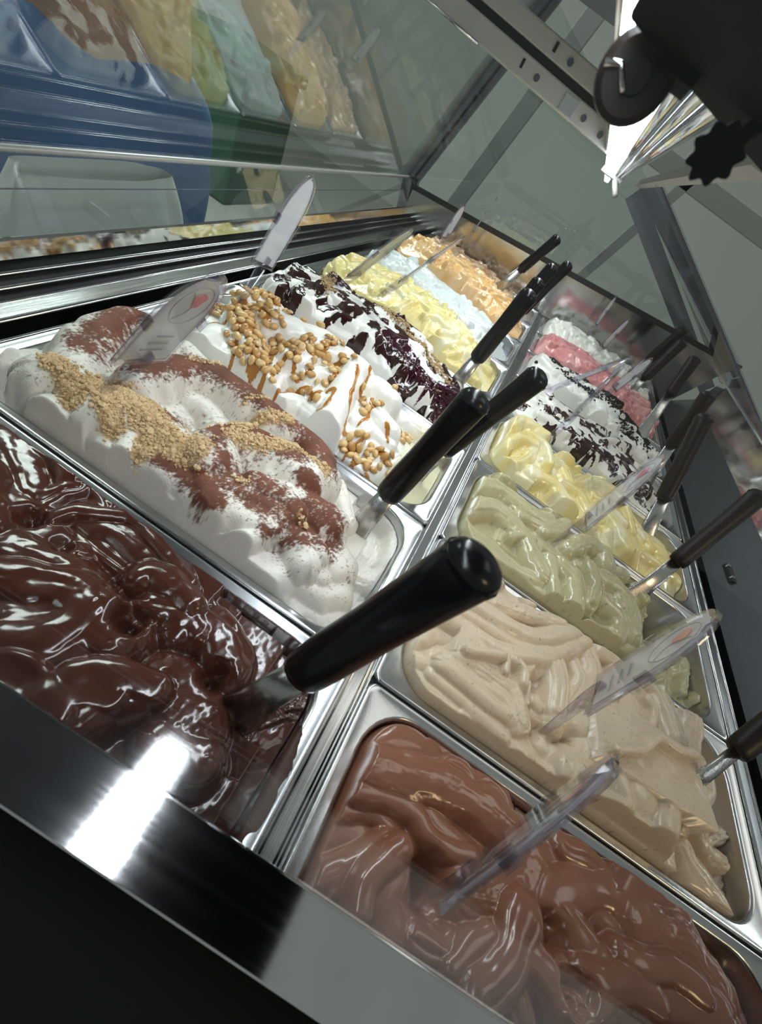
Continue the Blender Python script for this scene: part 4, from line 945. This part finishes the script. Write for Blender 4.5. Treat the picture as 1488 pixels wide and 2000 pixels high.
SP = [
 ('L1', (-0.051, 0.105, 0.078), (-0.030, 0.120, 0.188), 0.085, 'black handled spatula standing in the dark chocolate gelato'),
 ('L2', (-0.066, 0.292, 0.037), (-0.055, 0.300, 0.155), 0.075, 'black handled spatula standing in the cocoa dusted gelato'),
 ('L3', (-0.045, 0.409, 0.035), (-0.018, 0.409, 0.157), 0.060, 'black handled spatula standing in the peanut gelato'),
 ('L4', (-0.075, 0.625, 0.055), (-0.067, 0.625, 0.162), 0.085, 'black handled spatula standing in the berry sauce gelato'),
 ('L5', (-0.074, 0.796, 0.050), (-0.066, 0.796, 0.150), 0.070, 'black handled spatula standing in the butter yellow gelato'),
 ('L6', (-0.074, 0.941, 0.055), (-0.061, 0.941, 0.157), 0.070, 'black handled spatula standing in the icy pale blue gelato'),
 ('L7', (-0.056, 1.100, 0.032), (-0.036, 1.100, 0.156), 0.060, 'black handled spatula standing in the peach gelato'),
 ('L8', (-0.118, 1.215, 0.075), (-0.087, 1.215, 0.169), 0.090, 'black handled spatula standing in the dull brown gelato'),
 ('R2', (0.290, 0.275, 0.048), (0.330, 0.358, 0.130), 0.085, 'dark handled spatula leaning in the pale beige gelato'),
 ('R3', (0.260, 0.488, 0.050), (0.276, 0.545, 0.152), 0.075, 'dark handled spatula leaning in the pistachio green gelato'),
 ('R4', (0.260, 0.629, 0.050), (0.222, 0.683, 0.157), 0.080, 'dark handled spatula leaning in the custard yellow gelato'),
 ('R5', (0.274, 0.788, 0.070), (0.248, 0.798, 0.163), 0.095, 'dark handled spatula leaning in the chocolate striped gelato'),
 ('R6', (0.281, 1.004, 0.090), (0.274, 1.046, 0.160), 0.115, 'dark handled spatula leaning in the cookie crumb gelato'),
 ('R7', (0.254, 1.117, 0.066), (0.262, 1.145, 0.160), 0.080, 'dark handled spatula leaning in the pink gelato'),
 ('R8', (0.256, 1.211, 0.080), (0.262, 1.211, 0.174), 0.090, 'dark handled spatula leaning in the greyish white gelato')]
for key, B, T, reach, lab in SP:
    spatula(key, B, T, reach, lab, 'handle_black' if key[0] == 'L' else 'handle_brown', wide=0.0118, r=0.0095)

# ------------------------------------------------------------------ flavour signs: clear paddle, printed card, stem
def sign(P, W, A, length, width, stem, label, card='card_sheer', logo='ink_pink', stem_dir=None, print_=True):
    P, A = Vector(P), Vector(A).normalized(); W = Vector(W); W = (W - A * W.dot(A)).normalized(); N = A.cross(W).normalized()
    sd_ = Vector(stem_dir).normalized() if stem_dir else A
    row = 'R' if P.x > -0.008 else 'L'; key = row + str(int(P.y // PITCH) + 1); po = pan_origin(row, int(key[1])); foot = P.copy()
    for _ in range(260):                       # the stem runs on until it is stuck into the gelato
        foot = foot - sd_ * 0.0005
        if foot.z * 1000 < sample(key, (foot.x - po.x) * 1000, (foot.y - po.y) * 1000)[0] - 9: break
    root = empty('flavour_sign', foot, label, 'sign', 'clear flavour signs stuck in the gelato')
    hw = width / 2; straight = length * 0.52
    def outline(hw, l0, l1, grow=0.0):
        pts = [P + W * -hw + A * l0, P + W * hw + A * l0, P + W * hw + A * straight]
        for i in range(1, 16):
            t = math.pi * i / 16; pts.append(P + W * (hw * math.cos(t)) + A * (straight + (l1 - straight) * math.sin(t)))
        return pts + [P + W * -hw + A * straight]
    for off in (-0.0026, 0.0012): MB().prism([p + N * off for p in outline(hw, 0, length)], N * 0.0014).build('clear_face', M['acrylic'], root)
    # rim all round, clips on the sides
    o = outline(hw, 0, length); o.append(o[0])
    MB().tube([p for p in o], 0.0011, 6, 0.0030).build('rim', M['acrylic_edge'], root)
    for sd in (-1, 1): MB().prism([P + W * (sd * hw) + A * (straight * q) + N * z for q, z in ((0.86, -0.0035), (1.06, -0.0035), (1.06, 0.0035), (0.86, 0.0035))], W * (sd * 0.0016)).build('clip', M['acrylic_edge'], root)
    MB().tube([foot, foot + (P - foot) * 0.5, P - A * 0.002, P + A * 0.012], [0.0030, 0.0045, 0.0056, 0.0060], 8, [0.0014] * 4).build('stem', M['acrylic_edge'], root)
    c = outline(hw - 0.0016, 0.0035, length - 0.0025)
    cd = MB().prism([p + N * -0.0007 for p in c], N * 0.0010).build('card', M[card], root)
    if print_:
        for sd in (1, -1):
            off = N * (0.0005 * sd) if sd > 0 else N * -0.0009
            ctr = P + A * (length * 0.70); ring = []
            for i in range(24):
                t = 2 * math.pi * i / 24; ring.append(ctr + W * (hw * 0.62 * math.cos(t)) + A * (length * 0.20 * math.sin(t)) + off)
            MB().tube(ring + [ring[0]], 0.00025, 4).build('printed_ring', M['ink_grey'], cd)
            b1 = [ctr + A * (length * 0.06) + W * (hw * (0.10 + 0.22 * math.cos(t) * (1 + 0.25 * math.sin(3 * t)))) + A * (length * 0.075 * math.sin(t)) + off for t in [2 * math.pi * i / 16 for i in range(16)]]
            MB().prism(b1, N * (0.0002 * sd)).build('printed_motif', M[logo], cd)
            st = [ctr + A * (length * q) + W * (hw * r_) + off for q, r_ in ((-0.15, -0.35), (-0.08, -0.05), (-0.02, 0.02), (0.10, -0.2), (0.14, -0.32))]
            MB().tube(st, 0.00025, 4).build('printed_line', M['ink_grey'], cd)
            for i in range(3):
                a0 = P + A * (length * (0.16 + 0.085 * i)) + off
                MB().prism([a0 + W * (hw * x) + A * (length * y) for x, y in ((-0.45 + 0.1 * i, 0), (0.40, 0), (0.40, 0.022), (-0.45 + 0.1 * i, 0.022))], N * (0.0002 * sd)).build('printed_line', M['ink_grey'], cd)
    return root
sign((-0.253, 0.218, 0.070), (0.24, 0.97, 0.05), (0.42, 0.12, 0.90), 0.088, 0.040, 0.030, 'wide clear flavour sign standing in the cocoa dusted gelato', stem_dir=(0.47, 0.19, 0.86))
sign((-0.322, 0.455, 0.061), (0.20, 0.97, 0.05), (0.13, 0.30, 0.95), 0.098, 0.034, 0.032, 'clear flavour sign with a blank white card standing in the peanut gelato', 'card_white', print_=False, stem_dir=(-0.03, 0.60, 0.80))
sign((-0.275, 0.600, 0.057), (0.12, 0.98, 0.0), (0.46, 0.05, 0.88), 0.095, 0.034, 0.020, 'clear flavour sign with a cream card standing in the berry sauce gelato', 'card_cream', print_=False)
sign((-0.238, 0.700, 0.055), (-0.16, 0.95, -0.28), (0.45, 0.22, 0.88), 0.105, 0.034, 0.030, 'narrow clear flavour sign seen edge on in the butter yellow gelato', print_=False)
sign((-0.278, 1.030, 0.070), (0.15, 0.98, 0.0), (0.06, 0.05, 1.0), 0.066, 0.036, 0.030, 'small white flavour sign standing in the peach gelato', print_=False)
sign((-0.270, 1.262, 0.075), (-0.16, 0.95, -0.16), (0.12, 0.0, 1.0), 0.080, 0.034, 0.040, 'thin clear flavour sign standing in the dull brown gelato', print_=False)
sign((0.064, 0.080, 0.061), (0.56, 0.82, -0.12), (-0.08, 0.31, 0.95), 0.096, 0.042, 0.022, 'clear flavour sign with a pink mark standing in the milk chocolate gelato', stem_dir=(-0.11, 0.19, 0.98))
sign((0.120, 0.208, 0.075), (0.33, 0.94, 0.0), (-0.08, 0.12, 0.99), 0.092, 0.040, 0.045, 'clear flavour sign with a coral mark standing in the pale beige gelato', logo='ink_coral', stem_dir=(-0.27, -0.05, 0.96))
sign((0.118, 0.418, 0.061), (0.05, 0.99, -0.06), (-0.02, 0.04, 1.0), 0.095, 0.036, 0.045, 'clear flavour sign with a pink mark standing in the pistachio green gelato', stem_dir=(-0.08, -0.20, 0.98))
sign((0.079, 0.622, 0.064), (0.34, 0.94, 0.0), (0.03, 0.136, 1.0), 0.090, 0.034, 0.030, 'clear flavour sign with a pink mark standing in the custard yellow gelato')
sign((0.078, 0.788, 0.066), (0.05, 0.98, -0.18), (0.53, 0.22, 0.83), 0.085, 0.036, 0.030, 'bluish white flavour sign leaning in the chocolate striped gelato')
sign((0.170, 0.920, 0.058), (-0.17, 0.96, -0.23), (0.15, 0.10, 0.97), 0.075, 0.034, 0.030, 'thin clear flavour sign seen edge on in the cookie crumb gelato', print_=False)
sign((0.110, 1.255, 0.070), (-0.10, 0.99, -0.10), (-0.10, 0.05, 1.0), 0.070, 0.030, 0.040, 'thin clear flavour sign standing in the greyish white gelato', print_=False)
sign((0.135, 1.120, 0.065), (-0.10, 0.99, -0.10), (0.05, 0.05, 1.0), 0.070, 0.030, 0.040, 'thin clear flavour sign standing in the pink gelato', print_=False)

# ------------------------------------------------------------------ customer beyond the front glass
def skin_body(name, joints, edges, mat, parent=None, sub=2, root=0):
    me = bpy.data.meshes.new(name); me.from_pydata([j[0] for j in joints], edges, [])
    o = bpy.data.objects.new(name, me); COL.objects.link(o)
    m = o.modifiers.new('skin', 'SKIN'); m.use_smooth_shade = True
    lay = me.skin_vertices[0] if me.skin_vertices else None
    if lay is None:
        bm = bmesh.new(); bm.from_mesh(me); bm.verts.layers.skin.verify(); bm.to_mesh(me); bm.free(); lay = me.skin_vertices[0]
    for i, j in enumerate(joints):
        lay.data[i].radius = j[1] if isinstance(j[1], tuple) else (j[1], j[1]); lay.data[i].use_root = (i == root)
    s = o.modifiers.new('sub', 'SUBSURF'); s.levels = sub; s.render_levels = sub
    me.materials.append(mat)
    if parent: o.parent = parent
    return o
JEANS = plain('blue_denim', (0.095, 0.200, 0.440), 0.85, bump=0.5, bscale=60)
SKIN = plain('skin', (0.55, 0.34, 0.25), 0.55); HAIR = plain('hair', (0.03, 0.02, 0.015), 0.6)
TEE = plain('pale_tee', (0.62, 0.70, 0.64), 0.85, bump=0.4, bscale=40); SHOE = plain('shoe', (0.03, 0.03, 0.035), 0.6)
person = empty('person', (-1.10, 1.02, -0.95), 'person in blue jeans and pale top beyond the front glass with a bag', 'person')
Zf = 0.0
body = skin_body('body', [((0, 0, 0.92), (0.125, 0.16)), ((0, 0, 1.08), (0.11, 0.145)), ((0, 0, 1.30), (0.12, 0.17)), ((0, 0, 1.43), (0.08, 0.12)), ((0.01, 0, 1.50), 0.055), ((0.03, 0, 1.57), 0.065), ((0.04, 0, 1.66), 0.095), ((0.035, 0, 1.74), 0.075),
    ((0, 0.19, 1.39), 0.055), ((0.02, 0.25, 1.14), 0.043), ((0.20, 0.16, 1.26), 0.034), ((0.25, 0.13, 1.30), (0.020, 0.038)), ((0, -0.19, 1.39), 0.055), ((0.02, -0.25, 1.14), 0.043), ((0.20, -0.16, 1.26), 0.034), ((0.25, -0.13, 1.30), (0.020, 0.038)),
    ((0, 0.10, 0.84), 0.095), ((0.02, 0.12, 0.48), 0.06), ((0, 0.12, 0.09), 0.04), ((0, -0.10, 0.84), 0.095), ((0.02, -0.12, 0.48), 0.06), ((0, -0.12, 0.09), 0.04)],
    [(0, 1), (1, 2), (2, 3), (3, 4), (4, 5), (5, 6), (6, 7), (2, 8), (8, 9), (9, 10), (10, 11), (2, 12), (12, 13), (13, 14), (14, 15), (0, 16), (16, 17), (17, 18), (0, 19), (19, 20), (20, 21)], SKIN, person)
skin_body('jeans', [((0, 0, 1.00), (0.150, 0.235)), ((0, 0, 0.90), (0.160, 0.260)), ((0.01, 0.14, 0.74), 0.150), ((0.02, 0.15, 0.48), 0.11), ((0, 0.14, 0.10), 0.085), ((0.01, -0.14, 0.74), 0.150), ((0.02, -0.15, 0.48), 0.11), ((0, -0.14, 0.10), 0.085)],
    [(0, 1), (1, 2), (2, 3), (3, 4), (1, 5), (5, 6), (6, 7)], JEANS, person)
skin_body('pale_top', [((0.005, 0, 1.08), (0.155, 0.215)), ((0, 0, 1.18), (0.14, 0.18)), ((0, 0, 1.34), (0.14, 0.19)), ((0, 0, 1.46), (0.075, 0.10)), ((0, 0.20, 1.39), 0.075), ((-0.02, 0.25, 1.22), 0.065), ((0, -0.20, 1.39), 0.075), ((-0.02, -0.26, 1.22), 0.065)],
    [(0, 1), (1, 2), (2, 3), (2, 4), (4, 5), (2, 6), (6, 7)], TEE, person)
skin_body('hair', [((0.0, 0, 1.70), 0.085), ((0.0, 0, 1.77), 0.085), ((0.04, 0, 1.80), 0.060)], [(0, 1), (1, 2)], HAIR, person)
for sy in (-1, 1):
    skin_body('shoe', [((-0.04, sy * 0.13, 0.045), 0.045), ((0.08, sy * 0.135, 0.04), (0.045, 0.038)), ((0.17, sy * 0.14, 0.033), (0.04, 0.03))], [(0, 1), (1, 2)], SHOE, person)
    skin_body('eye', [((0.128, sy * 0.032, 1.665), 0.010), ((0.130, sy * 0.032, 1.667), 0.009)], [(0, 1)], TEE, person, 1)
    skin_body('ear', [((0.04, sy * 0.093, 1.67), (0.012, 0.020)), ((0.04, sy * 0.097, 1.64), (0.010, 0.014))], [(0, 1)], SKIN, person, 1)
    for fi, (fx, fl) in enumerate(((0.045, 0.070), (0.022, 0.080), (0.0, 0.076), (-0.022, 0.060))):
        b0 = Vector((0.275, sy * 0.115, 1.315 + fx * 0.8)); skin_body('finger', [(tuple(b0), 0.009), (tuple(b0 + Vector((fl * .5, -sy * 0.012, 0.004))), 0.0085), (tuple(b0 + Vector((fl * .8, -sy * 0.034, 0.0))), 0.0075)], [(0, 1), (1, 2)], SKIN, person, 1)
    skin_body('thumb', [((0.255, sy * 0.115, 1.345), 0.010), ((0.285, sy * 0.095, 1.360), 0.009), ((0.310, sy * 0.080, 1.362), 0.008)], [(0, 1), (1, 2)], SKIN, person, 1)
skin_body('nose', [((0.130, 0, 1.655), 0.012), ((0.147, 0, 1.635), 0.014)], [(0, 1)], SKIN, person, 1)
skin_body('mouth', [((0.122, -0.02, 1.600), 0.007), ((0.128, 0, 1.600), 0.008), ((0.122, 0.02, 1.600), 0.007)], [(0, 1), (1, 2)], plain('lips', (0.45, 0.18, 0.15), 0.5), person, 1)

# pale grey carrier bag in the customer's hand
def bag():
    root = empty('carrier_bag', (-0.80, 0.70, -0.62), 'crumpled pale grey carrier bag hanging in front of the blue jeans', 'bag')
    bm = bmesh.new(); bmesh.ops.create_grid(bm, x_segments=2, y_segments=2, size=0.1); bm.clear()
    nu, nv = 40, 22; vs = []; fs = []
    for j in range(nv):
        t = j / (nv - 1); z = -0.62 + 0.53 * t; wy = 0.23 * (1 - 0.35 * t ** 4); wx = 0.070 * (1 - 0.55 * t ** 2)
        for i in range(nu):
            a = 2 * math.pi * i / nu; cx = math.copysign(abs(math.cos(a)) ** 0.6, math.cos(a)); cy = math.copysign(abs(math.sin(a)) ** 0.7, math.sin(a))
            f = 1 + 0.10 * (noise(np.array([a * 2.2]), np.array([t * 5.0]), 4)[0] - 0.5) + 0.06 * math.sin(5 * a + 7 * t)
            vs.append((-0.80 + wx * cx * f, 0.70 + wy * cy * f, z))
    for j in range(nv - 1):
        for i in range(nu): fs.append((j * nu + i, j * nu + (i + 1) % nu, (j + 1) * nu + (i + 1) % nu, (j + 1) * nu + i))
    fs.append(tuple(range(nu))[::-1]); m_ = MB().add(vs, fs)
    bm.free()
    m_.build('bag_body', plain('grey_bag', (0.80, 0.83, 0.82), 0.45, bump=0.6, bscale=25), root, smooth=True)
    for s in (-0.02, 0.02):
        MB().tube([(-0.80 + s, 0.50, -0.12), (-0.80 + s, 0.46, 0.05), (-0.86 + s, 0.60, 0.235), (-0.90, 0.76, 0.30)], 0.006, 8).build('bag_handle', plain('bag_strap', (0.46, 0.50, 0.50), 0.5), root, smooth=True)
bag()
bn = empty('storage_bin', (-2.4, 3.25, -0.95), 'dark green upright bin standing on the shop floor', 'bin')
GRN = plain('green_plastic', (0.020, 0.075, 0.045), 0.5)
MB().box((-2.65, 2.95, -0.95), (-2.15, 3.55, -0.22)).build('bin_body', GRN, bn, bevel=0.02)
MB().box((-2.68, 2.92, -0.22), (-2.12, 3.58, -0.15)).build('bin_lid', GRN, bn, bevel=0.015)
